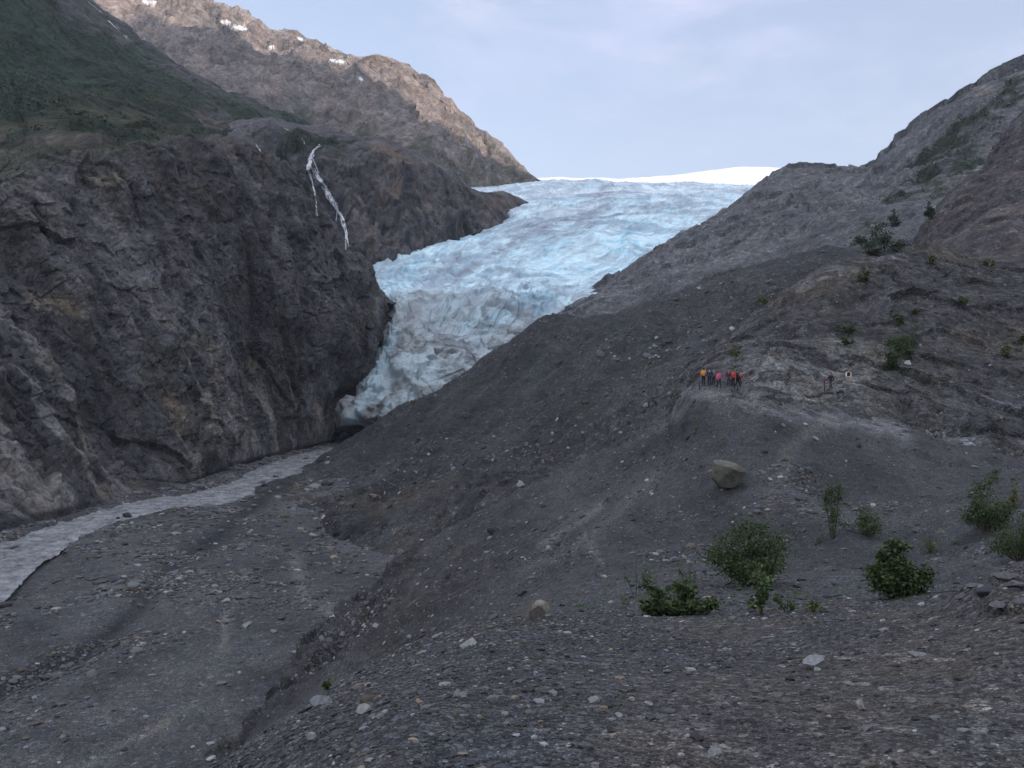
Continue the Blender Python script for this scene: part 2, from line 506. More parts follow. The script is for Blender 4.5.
# meltwater river
near_b = [(362, 447), (345, 452), (322, 461), (296, 478), (262, 493), (222, 503), (180, 511), (140, 516), (95, 528), (58, 545), (31, 561), (6, 583), (-30, 604), (-95, 625), (-300, 690)]
far_b = [(362, 438), (342, 442), (312, 448), (283, 455), (258, 470), (222, 484), (180, 491), (140, 500), (95, 510), (55, 521), (20, 531), (-10, 538), (-60, 548), (-140, 560), (-360, 600)]
rv = []
for k in range(5):
    t = k / 4
    rv.append([zplane(b[0] * (1 - t) + a[0] * t, b[1] * (1 - t) + a[1] * t - 0.0) for a, b in zip(near_b, far_b)])
rv = np.array(rv)
rv[..., 2] -= 0.60
RC = rv.mean(0)
tg = np.gradient(RC, axis=0)
bv = (rv[-1] - rv[0]) / 2
RH = np.abs(bv[:, 0] * tg[:, 1] - bv[:, 1] * tg[:, 0]) / np.linalg.norm(tg[:, :2], axis=1)
rv = RC + (rv - RC) * 1.35
def river_q(P):
    best = np.full(P.shape[:-1], 99.0)
    for i in range(len(RC) - 1):
        a_, b_ = RC[i, :2], RC[i + 1, :2]
        v = b_ - a_
        t = np.clip(((P[..., :2] - a_) @ v) / (v @ v), 0, 1)
        d = np.linalg.norm(P[..., :2] - a_ - t[..., None] * v, axis=-1)
        best = np.minimum(best, d / (RH[i] * (1 - t) + RH[i + 1] * t))
    return best
def river_disp(P, N, x, y, U, V):
    return fbm(P, 5, 4, 0.6, True, 1) * 0.24 + fbm(P, 1.5, 3, 0.6, True, 4) * 0.14 - 0.22
loft('river', rv, 700, [14] * 4, river_disp, M['river'], lambda P, *a: np.ones(P.shape) * 0.4, 'grey silty meltwater river flowing out from under the glacier', 'river')

def plain_disp(P, N, x, y, U, V):
    a = fbm(P, 30, 4, 0.5, k0=2) * 0.35 + fbm(P, 5, 4, 0.55, k0=5) * 0.14
    a += fbm(P, 1.2, 3, 0.6, k0=1) * 0.06
    for pts, w, dep in CHAN:
        a -= dep * stroke(x, y, pts, w)
    q = river_q(P)
    return a * smooth(1.05, 1.7, q) - 1.15 * smooth(1.08, 0.9, q)
CHAN = [([(255, 505), (215, 540), (160, 575), (140, 610), (90, 650), (0, 690)], 9, 0.8),
        ([(330, 530), (355, 570), (330, 600)], 8, 0.3),
        ([(225, 600), (222, 650), (205, 685), (180, 715)], 6, 0.35),
        ([(180, 715), (120, 745), (60, 790)], 8, 0.35)]
def plain_col(P, N, x, y, U, V):
    c = np.ones(P.shape) * np.array([0.078, 0.077, 0.079])
    n = fbm(P, 22, 5, 0.55, k0=3)
    n2 = fbm(P, 4, 4, 0.6, k0=6)
    c *= (1 + 0.22 * n + 0.16 * n2)[..., None]
    c = mixc(c, (0.026, 0.027, 0.031), 0.95 * stroke(x, y, [(262, 500), (225, 530), (165, 572), (140, 608), (90, 650), (40, 672), (-20, 700)], 11 + 4 * n2))
    c = mixc(c, (0.039, 0.039, 0.043), 0.8 * blob(x, y, 30, 632, 26, 14, -10))
    c = mixc(c, (0.042, 0.041, 0.044), 0.7 * blob(x, y, 272, 678, 45, 14, -20))
    c = mixc(c, (0.045, 0.044, 0.045), 0.7 * blob(x, y, 110, 680, 60, 9, -28))
    c = mixc(c, (0.135, 0.132, 0.127), 0.95 * stroke(x, y, [(296, 560), (300, 580), (305, 600), (330, 610)], 7))
    c = mixc(c, (0.14, 0.137, 0.132), 1.0 * stroke(x, y, [(226, 610), (224, 640), (210, 672), (190, 705), (165, 722), (120, 748), (70, 775)], 6))
    c = mixc(c, (0.095, 0.092, 0.090), 0.6 * blob(x, y, 190, 745, 40, 12, -12))
    c = mixc(c, (0.048, 0.046, 0.046), 0.5 * blob(x, y, 330, 560, 90, 16, 25))
    c = mixc(c, (0.098, 0.095, 0.092), 0.7 * blob(x, y, 200, 640, 60, 70, 30) * smooth(-0.6, 0.4, n))
    return c
pp = [-420, -260, -140, -40, 60, 150, 230, 300, 360, 420]
pyr = [860, 780, 720, 660, 610, 570, 535, 505, 480, 462, 448, 440, 433]
pl = [[zplane(p, q) for p in pp] for q in pyr]
loft('river_plain', pl, 620, [40, 50, 60, 60, 50, 50, 40, 40, 30, 24, 16, 12], plain_disp, M['plain'], plain_col)

# moraine ridge between the river and the rock knob
px3 = [255, 300, 345, 400, 450, 500, 540, 600, 650, 700, 760, 820, 880, 960]
r3 = rows(px3,
 [(530,213),(566,170),(596,146),(622,130),(626,126),(605,118),(575,113),(519,106),(484,100),(444,98),(410,108),(395,122),(390,138),(380,150)],
 [(492,232),(505,190),(518,168),(530,158),(522,155),(506,150),(491,145),(463,140),(431,140),(396,145),(362,160),(332,180),(317,190),(310,200)],
 [(487,241),(480,258),(482,228),(480,214),(466,205),(450,200),(435,195),(405,195),(376,200),(346,210),(319,225),(301,235),(291,240),(285,245)],
 [(488,248),(480,282),(452,326),(436,290),(412,275),(391,265),(370,260),(345,260),(326,265),(312,280),(293,290),(276,300),(266,300),(264,300)],
 [(484,256),(474,300),(443,352),(407,362),(386,352),(350,341),(321,330),(318,322),(304,325),(296,340),(275,350),(258,360),(252,360),(252,360)],
 [(500,290),(490,345),(468,380),(430,430),(412,415),(388,405),(362,395),(346,385),(330,390),(312,405),(292,415),(275,420),(270,420),(268,420)])
def d_r3(P, N, x, y, U, V):
    a = fbm(P, 60, 4, 0.5, k0=2) * 4.2 + fbm(P, 10, 5, 0.6, k0=4) * 0.9
    S = np.stack([P[..., 0] * 0.90 - P[..., 1] * 0.44, (P[..., 0] * 0.44 + P[..., 1] * 0.90) * 0.16, P[..., 2] * 0.1], -1)
    a += fbm(S, 28, 5, 0.58, True, 3) * 2.4 * smooth(0.5, 1.5, V)
    bank = blob(x, y, 350, 540, 70, 26, 15)
    a += bank * facets(P, 4, 0.9, 2) * 0.5
    a += facets(P, 3.0, 0.9, 5) * 0.6 * smooth(-0.3, 0.6, fbm(P, 30, 3, 0.5, k0=8))
    return a * smooth(0.15, 1.1, V) * smooth(0.0, 1.2, U) * (1 - 0.4 * smooth(3.4, 4, V))
def c_r3(P, N, x, y, U, V):
    c = np.ones(P.shape) * np.array([0.050, 0.050, 0.052])
    n = fbm(P, 25, 5, 0.55, k0=6)
    S = np.stack([P[..., 0] * 0.90 - P[..., 1] * 0.44, (P[..., 0] * 0.44 + P[..., 1] * 0.90) * 0.13, P[..., 2] * 0.1], -1)
    gl = fbm(S, 13, 5, 0.6, False, 3)
    c *= (1 + 0.20 * n + 0.38 * gl + 0.12 * fbm(P, 5, 4, 0.6, k0=1))[..., None]
    c = mixc(c, (0.091, 0.074, 0.055), 0.75 * stroke(x, y, [(300, 500), (330, 530), (380, 548), (430, 540)], 16) * (0.6 + n))
    c = mixc(c, (0.083, 0.069, 0.052), 0.5 * stroke(x, y, [(335, 498), (380, 510), (450, 480)], 9))
    c = mixc(c, (0.028, 0.030, 0.025), 0.6 * smooth(-0.1, 0.6, n + 0.3 * gl) * blob(x, y, 580, 420, 60, 60, -40))
    c = mixc(c, (0.077, 0.072, 0.066), 0.5 * blob(x, y, 620, 390, 70, 9, -35))
    c = mixc(c, (0.094, 0.091, 0.088), 0.55 * stroke(x, y, [(640, 300), (690, 285), (760, 280)], 8))
    c = mixc(c, (0.039, 0.037, 0.039), 0.5 * blob(x, y, 760, 300, 90, 16, -22))
    c = mixc(c, (0.032, 0.032, 0.034), 0.6 * smooth(0.0, 0.6, n + 0.4 * gl) * smooth(2.2, 3.2, V))
    rub = smooth(0.1, 0.6, fbm(P, 30, 4, 0.55, k0=8))
    c = mixc(c, (0.085, 0.083, 0.082), 0.55 * rub * smooth(-0.5, 0.5, fbm(P, 4, 4, 0.62, k0=3)))
    c = mixc(c, (0.12, 0.115, 0.11), 0.7 * stroke(x, y, [(692, 388), (660, 420), (640, 440), (600, 470)], 7) + 0.5 * stroke(x, y, [(720, 360), (690, 392)], 6))
    return c
loft('moraine_ridge', r3, 760, [90, 120, 130, 130, 40], d_r3, M['mid'], c_r3)

# rock knob behind the people
px5 = [610, 648, 690, 742, 791, 830, 870, 930, 1024, 1124, 1300]
r5 = rows(px5,
 [(600,84),(520,80),(430,77),(420,76),(430,75),(436,75),(450,75),(474,75),(505,75),(530,75),(540,75)],
 [(590,98),(512,92),(388,88),(384,86),(388,86),(391,86),(394,87),(412,88),(434,88),(448,88),(450,88)],
 [(580,114),(505,106),(384,102),(362,100),(356,99),(364,99),(366,101),(376,104),(396,106),(404,106),(400,106)],
 [(560,138),(498,130),(380,127),(340,127),(316,127),(313,127),(314,130),(324,132),(336,134),(340,134),(330,134)],
 [(540,170),(490,164),(376,160),(326,160),(291,162),(271,164),(257,166),(255,170),(262,172),(268,172),(250,172)],
 [(520,195),(450,196),(400,198),(360,200),(318,202),(300,204),(292,208),(290,212),(295,214),(300,214),(280,214)])
def d_r5(P, N, x, y, U, V):
    a = fbm(P, 24, 4, 0.5, k0=3) * 1.5 + fbm(P, 6, 4, 0.55, k0=1) * 0.45
    a += facets(P, 7, 0.8, 4, stretch=(0.7, 1, 1.3)) * 0.8 + facets(P, 2.2, 0.9, 7) * 0.28
    a += blob(x, y, 775, 375, 34, 24) * smooth(130, 110, P[..., 1]) * (1.2 + facets(P, 2.5, 0.9, 9) * 1.0)
    a *= smooth(0.9, 2.0, U) * smooth(0.2, 1.0, V)
    a -= stroke(x, y, [(905, 432), (960, 438), (1024, 437)], 2.5) * 0.9
    return a
def c_r5(P, N, x, y, U, V):
    c = np.ones(P.shape) * np.array([0.073, 0.069, 0.069])
    n = fbm(P, 18, 5, 0.55, k0=2)
    n2 = fbm(P, 3.5, 4, 0.6, k0=5, stretch=(0.5, 0.7, 1.6))
    c *= (1.12 + 0.18 * n + 0.32 * n2)[..., None]
    c = mixc(c, (0.099, 0.079, 0.056), 0.6 * smooth(0.0, 0.7, n + 0.4 * n2) * smooth(780, 830, x) * smooth(100, 115, P[..., 1]))
    c = mixc(c, (0.105, 0.081, 0.053), 0.6 * blob(x, y, 815, 287, 50, 12, -15))
    c = mixc(c, (0.20, 0.198, 0.196), 0.85 * stroke(x, y, [(905, 255), (870, 258), (830, 272), (800, 286)], 5) * smooth(0, 0.4, n2 + 0.3))
    c = mixc(c, (0.20, 0.195, 0.19), 0.85 * blob(x, y, 775, 372, 42, 30) * smooth(-0.5, 0.6, n2 + 0.2))
    c = mixc(c, (0.19, 0.178, 0.162), 0.9 * stroke(x, y, [(800, 405), (838, 392), (868, 378), (872, 362), (860, 350), (835, 345)], 8))
    c = mixc(c, (0.20, 0.195, 0.185), 0.75 * blob(x, y, 808, 376, 66, 28) * smooth(-0.7, 0.5, n2 + 0.4))
    c = mixc(c, (0.21, 0.21, 0.22), 0.85 * smooth(0.0, 0.5, n2 + 0.3 * n) * blob(x, y, 990, 430, 80, 26, -5))
    c = mixc(c, (0.037, 0.046, 0.022), 0.5 * smooth(0.1, 0.6, n) * blob(x, y, 910, 355, 60, 30))
    return c
loft('rock_knob', r5, 760, [50, 90, 110, 140, 40], d_r5, M['knob'], c_r5)

# smooth rock spur above the knob, right
px7 = [870, 900, 935, 985, 1024, 1124, 1320]
r7 = rows(px7,
 [(285,210),(288,210),(290,210),(290,210),(290,210),(290,210),(280,210)],
 [(276,255),(268,250),(252,255),(236,255),(224,255),(190,250),(150,250)],
 [(272,290),(260,290),(236,290),(200,292),(170,292),(120,290),(60,290)],
 [(270,310),(256,310),(217,322),(166,332),(124,335),(55,335),(-60,330)],
 [(290,350),(280,360),(245,380),(200,390),(160,395),(95,395),(-10,390)])
def d_r7(P, N, x, y, U, V):
    return fbm(P, 45, 4, 0.5, k0=5) * 3.0 + fbm(P, 12, 5, 0.55, True, 2, stretch=(0.6, 0.8, 1.8)) * 0.9 + facets(P, 9, 0.7, 6, stretch=(0.5, 0.8, 1.6)) * 1.2
def c_r7(P, N, x, y, U, V):
    n = fbm(P, 26, 5, 0.55, k0=1)
    n2 = fbm(P, 8, 4, 0.6, k0=4, stretch=(0.4, 0.6, 2.2))
    c = np.ones(P.shape) * np.array([0.082, 0.073, 0.073])
    c *= (1 + 0.15 * n + 0.22 * n2)[..., None]
    c = mixc(c, (0.136, 0.105, 0.088), 0.5 * smooth(0.3, 0.7, n2) * smooth(960, 1020, x))
    return c
loft('rock_spur', r7, 330, [30, 90, 110, 30], d_r7, M['slope'], c_r7)

# right mountain above the glacier, climbing away to the right of the view
px6 = [540, 580, 620, 660, 700, 740, 780, 830, 870, 900, 950, 1024, 1124, 1300, 1600]
r6 = rows(px6,
 [(350,400),(345,400),(340,400),(335,400),(325,395),(312,390),(298,380),(285,360),(280,345),(280,335),(280,330),(280,330),(280,320),(270,310),(250,300)],
 [(335,425),(316,440),(302,450),(287,460),(270,468),(258,470),(245,470),(232,460),(225,440),(215,430),(200,420),(190,400),(165,395),(120,380),(60,360)],
 [(330,460),(308,490),(284,520),(264,540),(247,560),(227,570),(212,575),(203,562),(195,545),(178,530),(155,510),(125,480),(80,470),(0,450),(-120,420)],
 [(326,500),(301,560),(275,620),(251,680),(229,740),(203,800),(171,875),(167,850),(165,800),(137,740),(105,680),(68,620),(10,600),(-110,580),(-300,560)],
 [(340,560),(320,620),(300,690),(280,760),(262,830),(240,890),(215,960),(210,940),(200,900),(180,840),(150,800),(110,800),(20,900),(-120,900),(-330,860)])
def d_r6(P, N, x, y, U, V):
    a = fbm(P, 110, 4, 0.5, k0=1) * 9 + fbm(P, 30, 5, 0.55, True, 3) * 2.4
    a += (facets(P, 26, 0.8, 2, stretch=(1, 1, 0.7)) * 4.5 + facets(P, 9, 0.9, 8) * 1.8) * smooth(1.0, 1.8, V)
    return (a - 2.5) * (1 - 0.50 * smooth(2.3, 2.95, V))
def c_r6(P, N, x, y, U, V):
    n = fbm(P, 60, 5, 0.55, k0=4)
    n2 = fbm(P, 14, 4, 0.6, k0=7)
    c = np.ones(P.shape) * np.array([0.104, 0.104, 0.107])
    c *= (1.2 + 0.18 * n + 0.25 * n2)[..., None]
    scr = smooth(1.35, 0.9, V + 0.25 * n)
    c = mixc(c, (0.097, 0.095, 0.099), 0.7 * scr)
    c = mixc(c, (0.158, 0.151, 0.148), 0.5 * smooth(0.1, 0.6, n2) * blob(x, y, 720, 265, 60, 25, -25))
    veg = blob(x, y, 985, 110, 80, 22, -40) + 0.9 * blob(x, y, 905, 185, 60, 14, -40) + blob(x, y, 880, 240, 40, 12, -5) + blob(x, y, 960, 165, 50, 16, -45)
    c = mixc(c, (0.025, 0.035, 0.019), 0.9 * smooth(0.6, 0.95, veg * (0.75 + 0.6 * n) + 0.45 * n2 + 0.1))
    c = mixc(c, (0.216, 0.180, 0.158), 0.5 * blob(x, y, 985, 88, 14, 8) + 0.5 * blob(x, y, 1020, 70, 12, 6))
    return c
loft('right_mountain', r6, 760, [30, 90, 120, 130, 30], d_r6, M['slope'], c_r6)

# canyon wall on the far bank
px1 = [-260, -120, 0, 60, 120, 180, 240, 280, 310, 331, 352, 380]
def L1(row): return [W(*q) for q in row]
r1 = [L1(r) for r in (
 [(-260,690,88),(-120,600,122),(0,552,150),(60,534,172),(120,518,200),(180,502,230),(240,482,284),(280,466,330),(310,455,365),(329,450,388),(345,448,430),(365,446,460)],
 [(-260,600,96),(-120,545,132),(0,529,166),(60,513,188),(120,499,216),(180,486,244),(240,464,304),(280,453,348),(310,446,385),(331,441,408),(350,440,446),(372,438,470)],
 [(-275,420,125),(-130,410,160),(0,404,196),(62,395,219),(124,388,246),(184,385,272),(246,383,326),(290,385,362),(322,390,398),(342,400,414),(360,402,450),(385,402,480)],
 [(-285,280,165),(-135,275,200),(0,268,228),(66,265,250),(132,258,280),(196,258,312),(262,270,356),(312,290,392),(350,318,420),(357,342,426),(370,348,458),(386,352,490)],
 [(-290,160,205),(-130,160,235),(0,156,255),(70,158,280),(140,150,320),(214,141,365),(276,167,408),(326,216,425),(356,264,436),(374,302,442),(390,314,475),(404,324,500)],
 [(-290,165,280),(-130,170,310),(0,172,330),(70,176,350),(140,176,400),(214,178,440),(276,215,470),(330,265,490),(375,310,500),(398,335,510),(425,340,520),(440,345,530)])]
def d_r1(P, N, x, y, U, V):
    a = (fbm(P, 70, 4, 0.5, k0=3) * 4 + fbm(P, 20, 5, 0.55, True, 1) * 1.2) * smooth(0.7, 1.6, V)
    # ribs and gullies raking down to the right
    S = np.stack([P[..., 1] + P[..., 2] * 0.12, P[..., 0] * 0.2, P[..., 2] * 0.2], -1)
    a += fbm(S, 26, 5, 0.55, True, 6) * 2.2 * smooth(0.8, 1.6, V)
    up = smooth(0.9, 1.5, V)
    a += up * (facets(P, 22, 0.9, 1, stretch=(1, 0.9, 0.6)) * 1.2 + facets(P, 7, 0.9, 3, stretch=(1, 1, 0.6)) * 0.9 + facets(P, 2.6, 0.9, 5) * 0.45)
    a += up * facets(P, 48, 0.8, 8, stretch=(1, 1, 0.5)) * 3.2
    jn = fbm(P, 26, 5, 0.6, True, 7, stretch=(1, 1, 0.45))
    a -= up * 1.2 * smooth(0.9, 1.3, jn)
    a -= blob(x, y, 341, 400, 9, 15, 20) * 9
    return a - 1.0 * smooth(0.7, 1.6, V)
def c_r1(P, N, x, y, U, V):
    n = fbm(P, 45, 5, 0.55, k0=2)
    n2 = fbm(P, 9, 5, 0.6, k0=5)
    S = np.stack([P[..., 1] + P[..., 2] * 0.12, P[..., 0] * 0.12, P[..., 2] * 0.10], -1)
    st = fbm(S, 14, 5, 0.62, False, 8)
    c = np.ones(P.shape) * np.array([0.101, 0.097, 0.097])
    c *= (1 + 0.2 * n + 0.22 * n2 + 0.3 * st)[..., None]
    # scree fans raking down to the river, tan and grey
    fan = smooth(0.0, 0.5, st + 0.25 * n) * smooth(260, 360, y - 0.35 * x + 30)
    c = mixc(c, (0.144, 0.133, 0.124), 0.6 * fan)
    c = mixc(c, (0.122, 0.101, 0.076), 0.55 * smooth(0.0, 0.5, n2 + 0.5 * st) * (blob(x, y, 60, 450, 110, 50, 30) + blob(x, y, 150, 520, 70, 20, 0)))
    jn = fbm(P, 26, 5, 0.6, True, 7, stretch=(1, 1, 0.45))
    c = mixc(c, (0.045, 0.043, 0.045), 0.6 * smooth(0.8, 1.3, jn))
    chute = fbm(S, 9, 5, 0.65, False, 3)
    c = mixc(c, (0.215, 0.20, 0.185), 0.65 * smooth(0.05, 0.5, chute) * smooth(0, 70, y - 0.55 * x - 200))
    c = mixc(c, (0.060, 0.057, 0.058), 0.75 * smooth(0.0, 0.5, -chute) * smooth(0, 90, y - 0.45 * x - 150))
    tan = blob(x, y, 172, 398, 12, 34, -25) + blob(x, y, 60, 308, 40, 12, 20) + blob(x, y, 205, 345, 22, 12, 40) + blob(x, y, 180, 428, 8, 12) + blob(x, y, 115, 180, 25, 9) + 0.8 * blob(x, y, 250, 360, 10, 20)
    c = mixc(c, (0.209, 0.173, 0.126), 0.6 * smooth(0.45, 0.85, tan * (1 + 0.9 * n2) - 0.1))
    c = mixc(c, (0.042, 0.040, 0.042), 0.6 * smooth(0.1, 0.6, -n) * blob(x, y, 120, 260, 130, 60, 30))
    c = mixc(c, (0.094, 0.076, 0.063), 0.5 * blob(x, y, 230, 170, 90, 40) * smooth(-0.3, 0.5, n2))
    c = mixc(c, (0.122, 0.112, 0.101), 0.55 * smooth(0.1, 0.6, n2) * blob(x, y, 40, 200, 70, 24, 10))
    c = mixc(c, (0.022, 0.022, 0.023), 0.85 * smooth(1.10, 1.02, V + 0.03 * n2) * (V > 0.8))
    c = mixc(c, (0.040, 0.043, 0.020), 0.6 * smooth(3.7, 4.05, V + 0.2 * n) * smooth(250, 60, x))
    return c
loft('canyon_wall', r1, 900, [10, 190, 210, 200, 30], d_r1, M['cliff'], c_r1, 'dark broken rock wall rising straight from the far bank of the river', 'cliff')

# waterfall cliff beyond it
px2 = [230, 265, 320, 350, 380, 415, 450, 470, 505, 527, 545]
r2 = rows(px2,
 [(330,600),(325,600),(315,610),(305,620),(285,630),(272,660),(258,690),(254,730),(228,800),(212,930),(210,1000)],
 [(250,640),(245,645),(240,652),(238,660),(240,668),(236,680),(232,712),(232,745),(215,825),(208,940),(207,1010)],
 [(175,690),(168,690),(180,690),(186,700),(185,706),(190,712),(198,738),(210,775),(202,860),(204,950),(206,1020)],
 [(128,730),(121,735),(133,750),(140,755),(142,760),(155,766),(172,802),(191,860),(192,930),(201,965),(205,1030)],
 [(128,850),(122,850),(135,860),(143,860),(150,870),(165,880),(190,900),(205,950),(208,1000),(214,1040),(218,1080)])
def d_r2(P, N, x, y, U, V):
    a = fbm(P, 90, 4, 0.5, k0=4) * 8
    a += fbm(P, 30, 5, 0.55, True, 2, stretch=(1, 1, 0.14)) * 6.5
    a += facets(P, 30, 0.9, 4, stretch=(1, 1, 0.25)) * 5 + facets(P, 11, 0.9, 6, stretch=(1, 1, 0.5)) * 2.6
    return (a - 2) * (1 - 0.7 * smooth(2.2, 2.9, V)) * (1 - 0.6 * smooth(6.5, 8, U))
def c_r2(P, N, x, y, U, V):
    n = fbm(P, 60, 5, 0.55, k0=1)
    v = fbm(P, 16, 5, 0.6, False, 3, stretch=(1, 1, 0.12))
    wet = np.maximum(stroke(x, y, [(309, 150), (308, 170), (318, 215)], 7), stroke(x, y, [(311, 155), (330, 197), (348, 250)], 7))
    n2 = fbm(P, 14, 4, 0.6, k0=6)
    c = np.ones(P.shape) * np.array([0.078, 0.073, 0.076])
    c *= (1.3 + 0.2 * n + 0.25 * v + 0.15 * n2)[..., None]
    c = mixc(c, (0.20, 0.135, 0.09), 0.85 * smooth(-0.1, 0.5, v + 0.3 * n) * blob(x, y, 398, 208, 26, 38) + 0.6 * blob(x, y, 390, 155, 40, 12) * smooth(-0.3, 0.5, n2))
    c = mixc(c, (0.15, 0.13, 0.115), 0.6 * smooth(0.0, 0.6, v) * smooth(150, 190, y))
    c = mixc(c, (0.034, 0.034, 0.039), 0.6 * smooth(0.0, 0.5, -v) * smooth(165, 200, y))
    c = mixc(c, (0.024, 0.034, 0.017), 0.85 * smooth(0.3, 0.7, blob(x, y, 320, 145, 60, 14, 12) + blob(x, y, 285, 170, 24, 20) + 0.4 * n + 0.25 * n2))
    c = mixc(c, (0.034, 0.034, 0.038), 0.7 * wet)
    c = mixc(c, (0.136, 0.102, 0.088), 0.5 * blob(x, y, 495, 203, 22, 8))
    return c
loft('waterfall_cliff', r2, 520, [40, 90, 80, 30], d_r2, M['cliff'], c_r2, 'dark cliff with rusty streaks beside the glacier, a waterfall running down it', 'cliff')

# green mountainside, upper left
px4 = [-420, -120, 0, 65, 110, 150, 215, 262, 330, 370, 410]
r4 = rows(px4,
 [(260,260),(215,270),(205,290),(205,310),(205,330),(205,370),(215,440),(240,690),(250,800),(250,820),(250,840)],
 [(120,380),(140,400),(150,410),(150,420),(150,440),(146,470),(152,560),(168,780),(185,860),(195,870),(200,880)],
 [(-60,600),(30,600),(72,610),(84,640),(95,680),(108,700),(128,740),(136,830),(155,900),(165,910),(180,920)],
 [(-260,820),(-100,830),(-20,850),(40,880),(70,900),(88,920),(112,930),(124,940),(143,960),(156,970),(166,980)],
 [(-420,1000),(-220,1040),(-110,1080),(-12,1120),(30,1120),(60,1110),(95,1080),(113,1060),(134,1050),(146,1040),(158,1040)],
 [(-300,1300),(-150,1330),(-60,1350),(30,1350),(70,1350),(95,1330),(125,1280),(140,1260),(160,1240),(170,1220),(185,1200)])
def d_r4(P, N, x, y, U, V):
    return fbm(P, 190, 5, 0.5, True, 1) * 12 + fbm(P, 45, 5, 0.55, k0=3) * 4.5 + facets(P, 24, 0.9, 3) * 2.5
def c_r4(P, N, x, y, U, V):
    n = fbm(P, 110, 5, 0.55, k0=5)
    n2 = fbm(P, 26, 5, 0.6, k0=2)
    c = np.ones(P.shape) * np.array([0.020, 0.036, 0.019])
    c *= (1 + 0.25 * n + 0.25 * n2)[..., None]
    br = smooth(75, 120, y + 26 * n + 0.12 * (x - 100)) * smooth(260, 150, x)
    c = mixc(c, (0.051, 0.043, 0.022), 0.75 * br * smooth(-0.5, 0.5, n2 + 0.2))
    c = mixc(c, (0.074, 0.065, 0.061), 0.8 * smooth(0.3, 0.7, blob(x, y, 215, 118, 24, 12, 35) + blob(x, y, 60, 140, 70, 6) + 0.3 * n2 + 0.15 * n))
    rk = smooth(-14, 8, (x - 80) * 0.55 - (y - 10) - 16 * n2 + 4) * smooth(330, 200, x)
    c = mixc(c, (0.081, 0.074, 0.077), 0.8 * rk)
    return c
loft('green_mountainside', r4, 640, [20, 110, 110, 90, 20], d_r4, M['far'], c_r4)

# high ridge behind
pxh = [-300, 60, 120, 160, 200, 240, 268, 296, 330, 356, 380, 402, 428, 452, 478, 506, 532, 556, 590]
crest = [-260,-70,-22,-1,11,23,36,39,54,62,58,66,85,112,134,153,179,196,215]
r8 = rows(pxh,
 [(250,1150)] * 6 + [(260,1180)] * 4 + [(270,1220)] * 5 + [(280,1280)] * 4,
 [(150,1280),(100,1380),(100,1400),(105,1420),(112,1420),(120,1420),(128,1410),(136,1400),(150,1390),(160,1390),(165,1400),(168,1400),(176,1400),(184,1420),(188,1440),(195,1450),(203,1480),(208,1500),(216,1500)],
 [(0,1600),(30,1640),(52,1680),(62,1700),(72,1720),(82,1720),(90,1700),(98,1680),(112,1640),(118,1640),(122,1640),(126,1640),(138,1640),(150,1650),(164,1660),(178,1680),(194,1700),(203,1720),(216,1700)],
 [(p_, d_) for p_, d_ in zip([c + 22 + 0.0 * i for i, c in enumerate(crest)], [1900, 1960, 2000, 2040, 2060, 2060, 2040, 2020, 1960, 1900, 1880, 1880, 1860, 1840, 1820, 1800, 1780, 1780, 1760])],
 [(p_, d_) for p_, d_ in zip(crest, [2050, 2100, 2150, 2200, 2220, 2220, 2200, 2180, 2120, 2040, 2000, 1990, 1960, 1930, 1900, 1880, 1850, 1840, 1800])],
 [(c + 40, 2500) for c in crest])
def d_r8(P, N, x, y, U, V):
    a = fbm(P, 320, 5, 0.5, True, 2) * 22 * smooth(4.2, 3.4, V) + fbm(P, 300, 5, 0.5, True, 2) * 5
    a += fbm(P, 130, 5, 0.58, True, 5, stretch=(1, 1, 0.3)) * 15 * smooth(4.3, 3.6, V) + fbm(P, 60, 4, 0.55, True, 1, stretch=(1, 1, 0.4)) * 4
    a += facets(P, 70, 0.9, 3, stretch=(1, 1, 0.6)) * 12 + facets(P, 26, 0.9, 6, stretch=(1, 1, 0.7)) * 5
    return (a - 5) * (1 - 0.55 * smooth(3.2, 3.95, V))
def c_r8(P, N, x, y, U, V):
    n = fbm(P, 170, 5, 0.55, k0=3)
    n2 = fbm(P, 40, 5, 0.6, k0=6, stretch=(1, 1, 0.5))
    gu = fbm(P, 130, 5, 0.58, True, 5, stretch=(1, 1, 0.3))
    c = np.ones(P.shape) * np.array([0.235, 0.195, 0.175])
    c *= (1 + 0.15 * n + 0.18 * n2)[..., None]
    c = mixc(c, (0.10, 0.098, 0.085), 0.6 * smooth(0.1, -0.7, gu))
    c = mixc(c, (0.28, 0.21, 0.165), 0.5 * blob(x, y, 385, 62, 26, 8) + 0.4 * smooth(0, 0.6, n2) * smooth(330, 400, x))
    veg = smooth(50, 190, y - 0.18 * (x - 300) + 30 * n)
    c = mixc(c, (0.055, 0.065, 0.042), 0.8 * smooth(0.25, 0.7, veg + 0.45 * n2 - 0.15) * smooth(0.2, 0.5, N[..., 2] + 0.2))
    c = mixc(c, (0.06, 0.07, 0.05), 0.55 * blob(x, y, 300, 110, 90, 45, 35) * smooth(-0.4, 0.4, n2))
    snow = 0
    for sx, sy, rx, ry, ang in ((226, 22, 8, 2.6, 8), (240, 28, 11, 3.0, 8), (273, 47, 6, 2.5, 10), (300, 39, 5, 2, 20), (338, 61, 12, 2.2, 5), (360, 79, 5, 1.5, 10), (150, 2, 10, 3, 5), (427, 155, 4, 1.5, 0)):
        snow = np.maximum(snow, blob(x, y, sx, sy, rx, ry, ang))
    c = mixc(c, (0.85, 0.86, 0.88), smooth(0.48, 0.62, snow + 0.14 * n2))
    return c
loft('high_ridge', r8, 700, [10, 50, 80, 90, 70, 20], d_r8, M['far'], c_r8)

